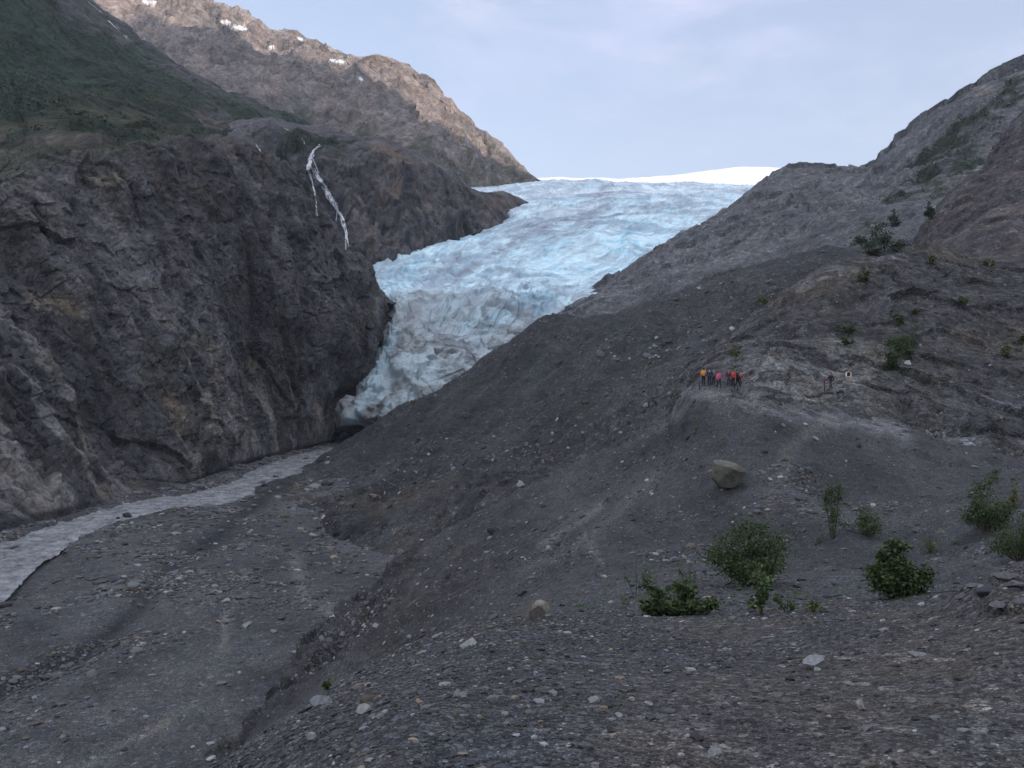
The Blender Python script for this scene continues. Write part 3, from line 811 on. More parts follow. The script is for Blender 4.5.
# glacier: columns run across the ice, rows climb from the snout to the icefield
g = [
 [(318,470,404),(350,466,404),(382,462,404),(415,455,405),(450,445,412),(490,440,425)],
 [(325,449,402),(346,424,400),(372,424,401),(405,418,404),(440,412,412),(480,405,425)],
 [(340,420,412),(362,392,408),(392,388,410),(420,390,412),(455,388,424),(500,384,440)],
 [(362,362,430),(392,346,434),(425,345,438),(455,348,444),(495,350,455),(545,350,460)],
 [(375,318,475),(408,302,482),(448,300,490),(490,299,498),(530,303,505),(590,312,508)],
 [(345,278,590),(398,268,602),(455,261,612),(520,261,620),(590,275,612),(660,272,600)],
 [(400,262,700),(458,240,722),(515,228,735),(590,224,745),(660,231,725),(730,240,690)],
 [(470,232,850),(512,212,880),(565,202,905),(640,199,905),(705,204,860),(775,212,800)],
 [(455,200,1130),(520,190,1150),(580,188,1170),(650,188,1190),(730,191,1150),(810,202,1000)],
 [(455,190,1400),(505,187,1430),(550,182.5,1480),(620,183,1500),(720,184,1500),(820,190,1400)],
 [(440,200,1600),(500,195,1650),(550,189,1700),(620,189,1700),(720,190,1700),(830,198,1600)]]
G = [[W(*q) for q in r] for r in g]
def gl_coords(U, V, P):
    # across and along the flow, metres
    return np.stack([U * 70, V * 90 + 9 * np.sin(U * 1.4 + 0.4), P[..., 2] * 0.0], -1)
def gl_flow(P, U):
    """across-flow and along-flow coordinates in metres, gently warped"""
    w1, w2 = fbm(P, 90, 3, 0.5, k0=2), fbm(P, 70, 3, 0.5, k0=5)
    ac = U * 52 + w1 * 9
    al = P[..., 1] + P[..., 2] * 0.6 + w2 * 22 + 14 * np.sin(U * 1.3)
    return ac, al
def gl_lines(P, U, o=5, g=0.6):
    ac, al = gl_flow(P, U)
    z = ac * 0
    tr = fbm(np.stack([ac * 0.42, al, z], -1), 30, o, g, True, 1)        # crevasses across the flow
    lo = fbm(np.stack([ac, al * 0.2, z], -1), 15, o, g, True, 4)       # bands along the flow
    ob = fbm(np.stack([ac * 0.8 + al * 0.35, al * 0.5 - ac * 0.3, z], -1), 18, o, g, True, 7)
    return tr, lo, ob
def d_gl(P, N, x, y, U, V):
    tr, lo, ob = gl_lines(P, U, 3, 0.45)
    toe = smooth(4.2, 2.6, V)
    body = 1 - 0.9 * toe
    a = fbm(P, 90, 3, 0.5, k0=7) * 6
    a += body * (tr * 1.9 + lo * 0.5 + ob * 1.9)
    a -= body * 3.5 * (smooth(0.85, 1.3, tr) + 0.7 * smooth(0.9, 1.4, ob))   # open cracks
    a += body * facets(P, 17, 0.9, 2, stretch=(0.8, 0.6, 1)) * 0.8
    a += toe * (fbm(P, 46, 3, 0.5, True, 9) * 4.5 + fbm(P, 15, 5, 0.55, True, 4) * 1.5 + facets(P, 18, 0.9, 6) * 1.1)
    a -= toe * 4.0 * smooth(0.7, 1.1, fbm(P, 30, 4, 0.55, True, 2))
    hole = smooth(0.30, 0.62, blob(x, y, 347, 438, 21, 12, -14))
    a = (a - 2) * (1 - 0.9 * smooth(0.02, 0.3, blob(x, y, 347, 438, 21, 12, -14)))
    return N * a[..., None] + np.array([0.1, 1.0, 0.0]) * (hole * 34)[..., None]
def c_gl(P, N, x, y, U, V):
    n = fbm(P, 60, 4, 0.55, k0=4)
    n2 = fbm(P, 14, 5, 0.62, k0=6)
    n3 = fbm(P, 4, 4, 0.62, k0=1)
    ac, al = gl_flow(P, U)
    tr, lo, ob = gl_lines(P, U)
    z = ac * 0
    band = fbm(np.stack([ac, al * 0.16, z], -1), 26, 5, 0.62, False, 8)
    c = np.ones(P.shape) * np.array([0.66, 0.87, 0.94])
    c *= (1 + 0.10 * n3 + 0.08 * n2)[..., None]
    c = mixc(c, (0.88, 0.94, 0.96), smooth(5.2, 8.5, V) * 0.7)
    c = mixc(c, (0.46, 0.78, 0.92), 0.65 * smooth(0.1, 0.7, n2 + 0.5 * n))
    blue = blob(x, y, 450, 335, 26, 18, -30) + blob(x, y, 535, 303, 30, 13, -30) + blob(x, y, 500, 312, 24, 10, -30) + 0.8 * blob(x, y, 630, 231, 16, 5) + 0.6 * blob(x, y, 480, 345, 30, 16, -40)
    c = mixc(c, (0.30, 0.66, 0.82), 0.8 * smooth(0.4, 0.9, blue + 0.55 * n2))
    c = mixc(c, (0.26, 0.30, 0.36), 0.42 * smooth(0.15, 0.8, band) * (1 - 0.45 * smooth(6.5, 8, V)))
    c = mixc(c, (0.20, 0.26, 0.34), 0.5 * smooth(0.85, 1.4, tr) + 0.35 * smooth(0.9, 1.5, ob) * (1 - smooth(0.75, 1.35, tr)))
    c = mixc(c, (0.25, 0.28, 0.33), 0.35 * smooth(0.9, 1.45, lo))
    for pts, w, k_ in (([(612, 184), (598, 194), (597, 210), (562, 221), (520, 238), (470, 268), (435, 298), (408, 322)], 6, 0.8), ([(640, 186), (606, 190), (588, 205)], 3.5, 0.4), ([(625, 188), (607, 196), (607, 212)], 2.5, 0.4), ([(540, 222), (480, 246), (425, 282)], 5, 0.6), ([(560, 240), (490, 275), (440, 310)], 4, 0.3)):
        c = mixc(c, (0.20, 0.21, 0.26), k_ * stroke(x, y, pts, w) * smooth(-0.7, 0.5, n2 + 0.4 * n3))
    for pr, k_, sx, sy, kk in ((11, 3, 1.0, 0.22, 0.45), (6, 6, 1.0, 0.3, 0.35), (9, 1, 0.5, 1.0, 0.40), (5, 8, 0.6, 1.0, 0.30)):
        w_ = np.stack([(ac + 0.35 * al * (sx < 1)) * sx, al * sy, z], -1) + (n2 * 1.6)[..., None]
        f1 = np.abs(fbm(w_, pr, 2, 0.4, False, k_))
        c = mixc(c, (0.24, 0.30, 0.38), kk * smooth(0.14, 0.02, f1) * smooth(-0.9, 0.3, n + 0.5 * n3))
    toe = smooth(4.6, 2.8, V + 0.5 * n)
    left = smooth(500, 400, x + 30 * n)
    q = fbm(P, 20, 5, 0.62, True, 5)
    c = mixc(c, (0.29, 0.305, 0.31), 0.92 * toe * (0.6 + 0.4 * left))
    c = mixc(c, (0.14, 0.14, 0.142), 0.75 * toe * smooth(-0.2, 0.6, n2 + 0.4 * n))
    c = mixc(c, (0.13, 0.13, 0.135), 0.6 * toe * smooth(0.7, 1.2, q))
    c = mixc(c, (0.58, 0.72, 0.78), 0.5 * toe * smooth(0.2, 0.8, fbm(P, 26, 4, 0.55, k0=9)))
    c = mixc(c, (0.42, 0.58, 0.66), 0.6 * stroke(x, y, [(395, 330), (376, 378), (352, 420)], 6))
    edge = smooth(4.40, 4.75, U + 0.12 * n) * smooth(7.5, 5.5, V)
    c = mixc(c, (0.34, 0.31, 0.29), 0.6 * edge * smooth(-0.6, 0.4, n2))
    return c
loft('glacier', G, 760, [20, 60, 90, 100, 100, 90, 80, 70, 60, 20], d_gl, M['ice'], c_gl, 'pale blue crevassed glacier flowing down between the mountains to a dirty grey snout', 'glacier')

# snowfield on top, in the sun
s_ = rows([470, 540, 600, 660, 700, 750, 800, 860, 900, 960],
 [(205,1700)] * 10,
 [(184,2100),(182,2150),(182,2200),(183,2250),(182,2250),(180,2250),(182,2200),(184,2150),(186,2100),(200,2100)],
 [(183,2350),(179.6,2400),(178.4,2450),(177.2,2500),(171.5,2500),(168.5,2500),(170,2450),(173,2400),(176,2400),(190,2400)],
 [(195,2900)] * 10)
loft('snowfield', s_, 260, [10, 30, 30, 8], lambda P, N, x, y, U, V: fbm(P, 120, 4, 0.5, k0=3) * 5, M['snow'], lambda P, *a: np.ones(P.shape) * 0.85, 'white sunlit snowfield behind the top of the glacier', 'snowfield')

# valley floor far around and the high range behind the viewer that shades the valley
gx = np.linspace(-6500, 6500, 90)
GX, GY = np.meshgrid(gx, gx)
GP = np.stack([GX, GY, np.full(GX.shape, ZR - 7.0)], -1)
GP[..., 2] += fbm(GP, 900, 3, 0.5, k0=1) * 2
struct(link('ground', GP, grid_faces(90, 90), M['far'], np.ones(GP.shape) * 0.13))

SUN_EL = R(12)
sh = np.array([0.75, -0.66]); sh /= np.linalg.norm(sh)
tdir = np.array([-sh[1], sh[0]])
tt = np.linspace(-2600, 3000, 260)
Hc = np.interp(tt, [-2600, -1200, 500, 850, 1000, 1060, 1120, 1180, 1250, 1400, 2300, 3000], [900, 1350, 1450, 1760, 1740, 1560, 1370, 1280, 1235, 1190, 1100, 900])
ss = np.linspace(-1, 1, 70)
RP = np.zeros((70, 260, 3))
for i, a_ in enumerate(ss):
    prof = max(0.0, 1 - abs(a_)) ** 1.15
    s0 = 2500 + a_ * 1300
    RP[i, :, 0] = sh[0] * s0 + tdir[0] * tt
    RP[i, :, 1] = sh[1] * s0 + tdir[1] * tt
    RP[i, :, 2] = -60 + (Hc + 60) * prof
RP += normals(RP) * (fbm(RP, 500, 5, 0.5, True, 2) * 22)[..., None]
struct(link('valley_range', RP, grid_faces(70, 260), M['far'], np.ones(RP.shape) * np.array([0.06, 0.075, 0.05])))
# ------------------------------------------------------------------ placing things on the terrain
bpy.context.view_layer.update()
DG = bpy.context.evaluated_depsgraph_get()
def hit(px, py):
    """Terrain point seen in direction (px, py): location, normal."""
    d = Vector(((px - CX) / F, 1.0, (CY - py) / F)).normalized()
    ok, loc, nrm, *_ = scene.ray_cast(DG, Vector((0, 0, CAMZ)), d)
    if nrm.z < 0:
        nrm = -nrm
    return loc, nrm

def tag(o, label, cat, group=None, kind=None):
    o['label'] = label
    o['category'] = cat
    if group:
        o['group'] = group
    if kind:
        o['kind'] = kind
    return o

def empty(name, loc, rz=0.0):
    o = bpy.data.objects.new(name, None)
    o.empty_display_size = 0.2
    o.location = loc
    o.rotation_euler = (0, 0, rz)
    COL.objects.link(o)
    return o

# ---- stones
def ico(sub):
    bm = bmesh.new()
    bmesh.ops.create_icosphere(bm, subdivisions=sub, radius=1.0)
    bm.verts.ensure_lookup_table()
    v = np.array([x.co[:] for x in bm.verts], np.float32)
    f = np.array([[q.index for q in t.verts] for t in bm.faces], np.int32)
    bm.free()
    return v, f
ICO = {k: ico(k) for k in (1, 2, 3, 4)}

def cut_rock(sub, seed, ncut=9, flat=(1, 0.8, 0.55), rough=0.05, lo=0.55, hi=0.9):
    r = np.random.default_rng(seed)
    v, f = ICO[sub]
    v = v.copy()
    for _ in range(ncut):
        n = r.normal(size=3)
        n /= np.linalg.norm(n)
        h = r.uniform(lo, hi)
        v -= np.maximum(v @ n - h, 0)[:, None] * n
    v = v / np.abs(v).max(0)
    if rough:
        v = v * (1 + rough * fbm(v + seed * 3.1, 0.8, 3, 0.55, k0=seed % 5))[:, None]
    return v * np.array(flat), f

SMALL = [cut_rock(1, 100 + i, 6, (1, random.uniform(0.55, 0.95), random.uniform(0.3, 0.65)), 0.0) for i in range(14)]
MEDIUM = [cut_rock(2, 200 + i, 9, (1, random.uniform(0.6, 0.95), random.uniform(0.35, 0.7)), 0.04) for i in range(12)]

def stone_tint(n, base=0.085, spread=0.4, pale=0.05):
    g = base * np.exp(rng.normal(0, spread, n))
    c = np.stack([g, g, g * 1.03], -1)
    w = rng.random(n)
    c[w < 0.12] *= np.array([1.25, 1.02, 0.78])
    c[(w > 0.12) & (w < 0.12 + pale)] = np.array([0.30, 0.295, 0.285]) * rng.uniform(0.7, 1.1, ((w > 0.12) & (w < 0.12 + pale)).sum())[:, None]
    return np.clip(c, 0.02, 0.45)

def scatter_pts(patch, wf, n):
    p = PATCH[patch]
    P, N = p['P'], p['N']
    du = np.linalg.norm(P[:-1, 1:] - P[:-1, :-1], axis=-1)
    dv = np.linalg.norm(P[1:, :-1] - P[:-1, :-1], axis=-1)
    w = (du * dv * wf(P, N, p['x'], p['y'], p['col'])[:-1, :-1]).ravel()
    w = np.maximum(w, 0)
    idx = rng.choice(len(w), n, p=w / w.sum())
    i, j = np.divmod(idx, P.shape[1] - 1)
    a, b = rng.random((2, n, 1))
    q = (P[i, j] * (1 - a) + P[i, j + 1] * a) * (1 - b) + (P[i + 1, j] * (1 - a) + P[i + 1, j + 1] * a) * b
    return q, N[i, j]

def stones_mesh(name, Q, N, size, tmpl, col, mat, sink=0.15):
    n = len(Q)
    vs, fs, cs = [], [], []
    off = 0
    pick = rng.integers(0, len(tmpl), n)
    for t, (v, f) in enumerate(tmpl):
        k = np.where(pick == t)[0]
        if not len(k):
            continue
        th = rng.random(len(k)) * 6.283
        up = N[k]
        ax = np.stack([np.cos(th), np.sin(th), 0 * th], -1)
        ax = ax - (ax * up).sum(-1, keepdims=True) * up
        ax /= np.linalg.norm(ax, axis=-1, keepdims=True)
        ay = np.cross(up, ax)
        s = size[k][:, None, None]
        X = (v[None, :, 0:1] * ax[:, None] + v[None, :, 1:2] * ay[:, None] + (v[None, :, 2:3] + sink) * up[:, None]) * s + Q[k][:, None]
        vs.append(X.reshape(-1, 3))
        fs.append((f[None] + (np.arange(len(k)) * len(v))[:, None, None] + off).reshape(-1, 3))
        cs.append(np.repeat(col[k], len(v), 0))
        off += len(k) * len(v)
    return link(name, np.concatenate(vs), np.concatenate(fs), mat, np.concatenate(cs), smoothf=False)

inview = lambda x, y: ((x > -70) & (x < 1094) & (y > -20) & (y < 800)).astype(float)
def logn(n, med, sig, lo, hi):
    return np.clip(med * np.exp(rng.normal(0, sig, n)), lo, hi)

# fine gravel of the near ground, scree on the knoll, cobbles of the river flat
q, n_ = scatter_pts('moraine_slope', lambda P, N, x, y, c: inview(x, y) * (P[..., 1] > 2.8) * smooth(18, 13, P[..., 1]) * np.clip(1.1 - 2.2 * (c[..., 0] - 0.062) / 0.06, 0.25, 1.6), 80000)
tag(stones_mesh('gravel', q, n_, logn(80000, 0.0088, 0.62, 0.0045, 0.07), SMALL, stone_tint(80000, 0.072, 0.48, 0.018), M['stone']), 'loose grey slate gravel strewn over the near ground', 'gravel', kind='stuff')
q, n_ = scatter_pts('moraine_slope', lambda P, N, x, y, c: inview(x, y) * smooth(13, 18, P[..., 1]) * (0.25 + smooth(-0.2, 0.5, fbm(P, 9, 3, 0.5, k0=3))), 44000)
tag(stones_mesh('scree', q, n_, logn(44000, 0.05, 0.6, 0.022, 0.32), SMALL, stone_tint(44000, 0.074, 0.45, 0.035), M['stone']), 'loose slaty scree covering the knoll and gully beyond the near ground', 'scree', kind='stuff')
def wplain(P, N, x, y, c):
    q_ = river_q(P)
    b = smooth(3.2, 1.2, q_) * (q_ > 0.95) * 2.0 * (x < 330)
    b += 1.5 * blob(x, y, 340, 590, 50, 30, 25) + 1.0 * blob(x, y, 230, 545, 60, 30, -30) + 0.9 * blob(x, y, 60, 590, 60, 30, -25) + 0.7 * blob(x, y, 60, 660, 90, 26, -20)
    b += 1.3 * blob(x, y, 225, 476, 34, 7, -12) + 0.9 * blob(x, y, 330, 540, 60, 14, 20)
    return inview(x, y) * (q_ > 0.9) * (0.06 + b * smooth(-0.3, 0.5, fbm(P, 12, 4, 0.55, k0=2)))
q, n_ = scatter_pts('river_plain', wplain, 40000)
tag(stones_mesh('river_gravel', q, n_, logn(40000, 0.15, 0.55, 0.07, 0.85) * np.clip(q[:, 1] / 90, 1, 2.4), SMALL, stone_tint(40000, 0.085, 0.38, 0.03), M['stone']), 'grey rounded cobbles spread over the flat beside the river', 'gravel', kind='stuff')
q, n_ = scatter_pts('moraine_ridge', lambda P, N, x, y, c: inview(x, y) * (0.1 + smooth(0.0, 0.6, fbm(P, 22, 4, 0.55, k0=9))), 14000)
tag(stones_mesh('ridge_scree', q, n_, logn(14000, 0.26, 0.55, 0.1, 1.6), SMALL, stone_tint(14000, 0.075, 0.42, 0.04), M['stone']), 'dark loose scree on the moraine ridge below the glacier', 'scree', kind='stuff')
q, n_ = scatter_pts('rock_knob', lambda P, N, x, y, c: inview(x, y) * (0.1 + smooth(0.0, 0.6, fbm(P, 12, 4, 0.55, k0=9))), 7000)
tag(stones_mesh('knob_rubble', q, n_, logn(7000, 0.10, 0.5, 0.05, 0.5), SMALL, stone_tint(7000, 0.095, 0.4, 0.06), M['stone']), 'broken rubble lying on the brown rock knob', 'rubble', kind='stuff')

def rock(px, py, wpx, hpx, col, label, cat='rock', name='rock', seed=None, depth=0.8, sub=3, rot=0.0, sink=0.25, group=None, ncut=15, rough=0.03, lo=0.38):
    loc, nrm = hit(px, py)
    D = loc.y
    sx, sz = wpx * D / F / 2, hpx * D / F / 2
    v, f = cut_rock(min(sub + 1, 4), seed if seed is not None else int(px * 7 + py * 3), ncut, (1, 1, 1), rough, lo, 0.80)
    v = v * np.array([sx, max(sx, sz) * depth, sz])
    c, s = math.cos(rot), math.sin(rot)
    v = np.stack([v[:, 0] * c + v[:, 2] * s, v[:, 1], -v[:, 0] * s + v[:, 2] * c], -1)
    v[:, 2] += sz * (1 - 2 * sink)
    nz = fbm(v * 6 / max(sx, 0.05), 2.0, 3, 0.5, k0=2)
    cc = np.array(col)[None] * (1 + 0.12 * nz[:, None])
    o = link(name, v, f, M['boulder'] if sx > 0.4 else M['stone'], cc, smoothf=False)
    o.location = loc
    tag(o, label, cat, group)
    return o

GR = (0.155, 0.155, 0.16)
# the big boulder
rock(725, 489, 37, 33, (0.125, 0.117, 0.098), 'large square-edged brown-grey boulder standing alone on the dark knoll slope', 'boulder', 'boulder', seed=BS, depth=0.85, sub=4, sink=0.12, ncut=16, lo=0.5, rot=0.12, rough=0.07)
for a in [
 (815, 668, 27, 17, (0.20, 0.20, 0.21), 'pale angular stone, largest on the trodden ground at the front', 41),
 (918, 656, 19, 8, (0.17, 0.17, 0.175), 'flat grey stone on the near ground beside the pale angular stone', 42),
 (362, 714, 20, 13, (0.22, 0.215, 0.21), 'pale blocky stone near the left edge of the near slope', 43),
 (470, 646, 20, 11, (0.26, 0.26, 0.25), 'pale rounded stone resting on the rim of the near slope', 44),
 (537, 618, 26, 24, (0.20, 0.175, 0.15), 'tan blocky rock set into the rim below the gully', 45),
 (322, 706, 27, 13, (0.15, 0.155, 0.165), 'long grey slab at the top edge of the eroded bank', 46),
 (497, 702, 21, 11, (0.14, 0.145, 0.155), 'blue-grey slab beside a small ochre stone', 47),
 (515, 699, 9, 7, (0.26, 0.20, 0.12), 'small ochre stone touching the blue-grey slab', 48),
 (379, 700, 10, 7, (0.20, 0.155, 0.12), 'small brown stone above the pale blocky stone', 49),
 (420, 703, 9, 6, (0.33, 0.24, 0.19), 'small pinkish stone on the dark gravel', 50),
 (312, 739, 12, 9, (0.23, 0.23, 0.23), 'light grey round stone below the long slab', 51),
 (459, 697, 16, 6, (0.15, 0.15, 0.155), 'narrow grey stone lying between the pinkish stone and the blue-grey slab', 52),
 (594, 702, 13, 9, (0.22, 0.215, 0.205), 'smooth rounded grey-beige stone alone on brown fines', 53),
 (861, 710, 9, 15, (0.25, 0.24, 0.22), 'upright pale shard in the middle of the trodden ground', 54),
 (717, 755, 17, 10, (0.20, 0.20, 0.205), 'half-buried grey stone at the very front', 55),
 (632, 700, 8, 5, (0.24, 0.235, 0.225), 'little pale pebble next to the smooth grey-beige stone', 56),
 (690, 670, 12, 4, (0.27, 0.265, 0.25), 'thin white flake of stone on dark gravel', 57),
 (708, 676, 12, 5, (0.10, 0.10, 0.11), 'thin dark flake beside the white flake', 58),
 (985, 596, 20, 16, (0.062, 0.062, 0.07), 'dark leaning slab in the rock shelf at the near right', 59),
 (837, 383, 10, 6, (0.26, 0.25, 0.235), 'pale flat rock on the trail behind the hiker in black', 60),
 (521, 486, 10, 8, (0.26, 0.25, 0.23), 'pale rock in the gully between knoll and moraine ridge', 61),
 (372, 497, 9, 6, (0.17, 0.135, 0.10), 'ochre rock on the lower moraine ridge above its eroded bank', 62),
 (493, 533, 13, 8, (0.055, 0.053, 0.055), 'black slab jutting from the hump of the knoll', 63),
 (522, 594, 14, 8, (0.05, 0.048, 0.05), 'black broken slab just above the tan blocky rock', 64),
 (908, 364, 8, 5, (0.45, 0.44, 0.42), 'small white rock beside the dark bush on the rock knob', 65),
 (127, 517, 11, 6, (0.035, 0.035, 0.038), 'black wet rock in the river rapids, the lone larger one', 67),
 (264, 486, 8, 4, (0.04, 0.04, 0.043), 'dark wet rock in the river near the moraine foot', 68),
 (276, 477, 7, 3, (0.05, 0.05, 0.052), 'low dark rock in the river upstream of the other wet rocks', 69),
 (118, 519, 6, 4, (0.035, 0.035, 0.038), 'small black rock touching the lone larger rock in the rapids', 70),
 (306, 459, 6, 3, (0.05, 0.05, 0.052), 'dark flat rock in the fast water nearest the ice cave', 71),
 ]:
    rock(*a[:5], a[5], seed=a[6])
for i, (x_, y_, w_, h_) in enumerate(((1004, 578, 26, 9), (1016, 588, 24, 10), (972, 588, 18, 8), (1000, 606, 22, 8), (962, 598, 14, 6), (1020, 604, 16, 7))):
    rock(x_, y_, w_, h_, (0.105, 0.104, 0.108), 'grey slaty slab broken from the rock shelf at the near right edge', seed=150 + i, sub=3, group='slabs of the near rock shelf', rot=random.uniform(-0.3, 0.3))
# the row of dark stones edging the trail
for i in range(9):
    rock(808 + i * 4.2 + random.uniform(-1, 1), 397 - i * 0.75 + random.uniform(-1.5, 1.5), random.uniform(4, 7), random.uniform(2.4, 4), (0.06, 0.06, 0.062),
         'dark edging stone in the low row along the trail by the red-topped post', seed=300 + i, sub=2, group='stones edging the trail')
# further loose stones that nothing tells apart
k = 0
while k < 90:
    x_, y_ = random.uniform(240, 1020), random.uniform(640, 766)
    if y_ < 768 - (x_ - 230) * 0.5 and x_ < 520:
        continue
    s_ = min(14, 3.5 + abs(random.gauss(0, 3.2)))
    c_ = stone_tint(1, 0.12, 0.35, 0.12)[0]
    rock(x_, y_ + s_ * 0.2, s_, s_ * random.uniform(0.4, 0.75), c_, 'small loose stone half set in the gravel of the near ground', seed=400 + k, sub=2, group='loose stones on the near ground')
    k += 1
q, n_ = scatter_pts('moraine_slope', lambda P, N, x, y, c: inview(x, y) * (P[..., 1] > 18) * (blob(x, y, 800, 470, 60, 26) + blob(x, y, 850, 500, 60, 20) + blob(x, y, 545, 545, 50, 18, -30) + blob(x, y, 700, 560, 60, 14) + blob(x, y, 360, 625, 70, 12, -42) + 0.08) * smooth(-0.3, 0.5, fbm(P, 6, 4, 0.6, k0=4)), 15000)
tag(stones_mesh('coarse_scree', q, n_, logn(15000, 0.10, 0.5, 0.05, 0.5), SMALL, stone_tint(15000, 0.080, 0.42, 0.045), M['stone']), 'coarser slabby scree lying in bands across the knoll', 'scree', kind='stuff')
q, n_ = scatter_pts('river_plain', wplain, 120)
for i in range(120):
    v, f = MEDIUM[i % len(MEDIUM)]
    o = link('cobble', v * random.uniform(0.4, 0.85), f, M['stone'], np.repeat(stone_tint(1, 0.11, 0.35, 0.06), len(v), 0), smoothf=False)
    o.location = q[i]
    o.rotation_euler = (random.uniform(-0.2, 0.2), random.uniform(-0.2, 0.2), random.uniform(0, 6.28))
    tag(o, 'large grey cobble among smaller gravel on the river flat', 'cobble', 'cobbles on the river flat')

# ---- plants
def leaf_quads(C, size, k0=0, droop=0.3):
    """one folded leaf (two triangles) at each point of C, random direction"""
    n = len(C)
    a = rng.normal(size=(n, 3))
    a[:, 2] = a[:, 2] * 0.6 - droop
    a /= np.linalg.norm(a, axis=1, keepdims=True)
    b = np.cross(a, rng.normal(size=(n, 3)))
    b /= np.linalg.norm(b, axis=1, keepdims=True)
    s = (size * rng.uniform(0.6, 1.3, n))[:, None]
    V = np.stack([C, C + a * s * 0.5 + b * s * 0.36, C + a * s, C + a * s * 0.5 - b * s * 0.36], 1)
    V[:, 1:4:2, 2] += s * 0.08
    return V.reshape(-1, 3), (np.arange(n)[:, None] * 4 + np.arange(4)[None]).astype(np.int32)

def tube(path, r0, r1, k=5):
    path = np.asarray(path, float)
    n = len(path)
    t = np.gradient(path, axis=0)
    t /= np.linalg.norm(t, axis=1, keepdims=True)
    u = np.cross(t, [0.3, 0.9, 0.1])
    u /= np.linalg.norm(u, axis=1, keepdims=True)
    w = np.cross(t, u)
    th = np.arange(k) / k * 6.2832
    r = np.linspace(r0, r1, n)[:, None, None]
    V = path[:, None] + r * (np.cos(th)[None, :, None] * u[:, None] + np.sin(th)[None, :, None] * w[:, None])
    i = np.arange(n * k).reshape(n, k)
    f = np.stack([i[:-1], np.roll(i[:-1], -1, 1), np.roll(i[1:], -1, 1), i[1:]], -1).reshape(-1, 4)
    return V.reshape(-1, 3), f

def merge(parts):
    vs, fs, o = [], [], 0
    for v, f in parts:
        vs.append(v)
        fs.append(f + o)
        o += len(v)
    return np.concatenate(vs), np.concatenate(fs)

def bush(name, px, py, wpx, hpx, leaf, nleaf, mat, label, cat='bush', nstem=9, group=None, lean=0.0, spread=1.0, topw=0.55, bare=0.12):
    loc, _ = hit(px, py)
    D = loc.y
    w, h = wpx * D / F / 2, hpx * D / F
    root = empty(name, (loc.x, loc.y, loc.z - 0.02 * h))
    tag(root, label, cat, group)
    stems, tips = [], []
    for i in range(nstem):
        th = random.uniform(0, 6.283)
        rr = math.sqrt(random.random()) * w * 0.9
        hh = h * (1 - (1 - topw) * (rr / w) ** 1.5) * random.uniform(0.45, 1.0)
        if i == 0:
            rr, hh = 0.1 * w, h
        e = np.array([math.cos(th) * rr + lean * hh, math.sin(th) * rr, hh])
        b = np.array([math.cos(th) * rr * 0.2 * spread, math.sin(th) * rr * 0.2 * spread, 0])
        m = b * 0.4 + e * 0.6
        m[2] = hh * 0.5
        tt_ = np.linspace(0, 1, 7)[:, None]
        path = (1 - tt_) ** 2 * b + 2 * tt_ * (1 - tt_) * m + tt_ ** 2 * e
        stems.append(tube(path, 0.012 * h + 0.002, 0.003 * h))
        tips.append(path)
        for j in range(5):                                  # side twigs
            p = path[random.randint(2, 6)]
            d = np.array([random.gauss(0, 1), random.gauss(0, 1), random.uniform(-0.1, 0.9)])
            d /= np.linalg.norm(d)
            tp = np.stack([p + d * s * h * random.uniform(0.14, 0.22) for s in (0, 0.5, 1)])
            stems.append(tube(tp, 0.004 * h + 0.001, 0.002 * h, 4))
            tips.append(np.repeat(tp, 2, 0))
    sv, sf = merge(stems)
    link('stems', sv, sf, M['stem'], None, True, root)
    pts = np.concatenate(tips)
    pts = pts[pts[:, 2] > bare * h]
    cl = pts[rng.integers(0, len(pts), max(6, nleaf // 26))]
    C = cl[rng.integers(0, len(cl), nleaf)] + rng.normal(0, 1, (nleaf, 3)) * np.array([w, w, h * 0.6]) * 0.105
    C[:, 2] = np.maximum(C[:, 2], 0.03 * h)
    lv, lf = leaf_quads(C, leaf)
    link('foliage', lv, lf, mat, None, False, root)
    return root

def tufts(name, Q, r, per, mat, label, cat, hz=0.7, leaf=0.55):
    """ground cover: every plant a loose clump of leaf faces"""
    n = len(Q)
    rr = np.repeat(r, per)
    d = rng.normal(size=(n * per, 3))
    d /= np.linalg.norm(d, axis=1, keepdims=True)
    C = np.repeat(Q, per, 0) + d * rr[:, None] * np.array([0.75, 0.75, hz]) * rng.uniform(0.2, 1, (n * per, 1))
    C[:, 2] += rr * hz * 0.6
    lv, lf = leaf_quads(C, leaf * rr)
    return tag(link(name, lv, lf, mat, None, False), label, cat, kind='stuff')

bush('alder_bush', 752, 583, 98, 66, 0.075, 13000, M['leaf_dark'], 'big dense dark green bush in the gully, tallest of all the bushes', nstem=26, topw=0.45)
bush('sapling', 762, 615, 30, 54, 0.055, 520, M['leaf_light'], 'thin pale green sapling growing in front of the big dense bush', 'sapling', nstem=4, topw=0.7, bare=0.05)
bush('sapling', 787, 612, 22, 30, 0.045, 150, M['leaf_light'], 'short sparse sapling just beside the pale one before the big bush', 'sapling', nstem=4)
bush('willow_bush', 656, 616, 50, 42, 0.06, 1300, M['leaf_dark'], 'broad-leaved bush leaning over the rim, leftmost of the low thicket', 'bush', nstem=7, lean=-0.1)
bush('willow_bush', 686, 616, 74, 33, 0.055, 1900, M['leaf_dark'], 'low wide broad-leaved bush on the rim between the leaning bush and the pale sapling', 'bush', nstem=9)
bush('sapling', 690, 592, 26, 38, 0.06, 160, M['leaf_light'], 'wispy pale sapling behind the low wide bush on the rim', 'sapling', nstem=4)
bush('sapling', 636, 596, 26, 40, 0.06, 190, M['leaf_light'], 'wispy sapling with a tall thin tip behind the leaning bush', 'sapling', nstem=4)
bush('weed', 626, 604, 24, 14, 0.05, 110, M['leaf_dry'], 'yellowish low weeds at the foot of the wispy tall sapling', 'weeds', nstem=6)
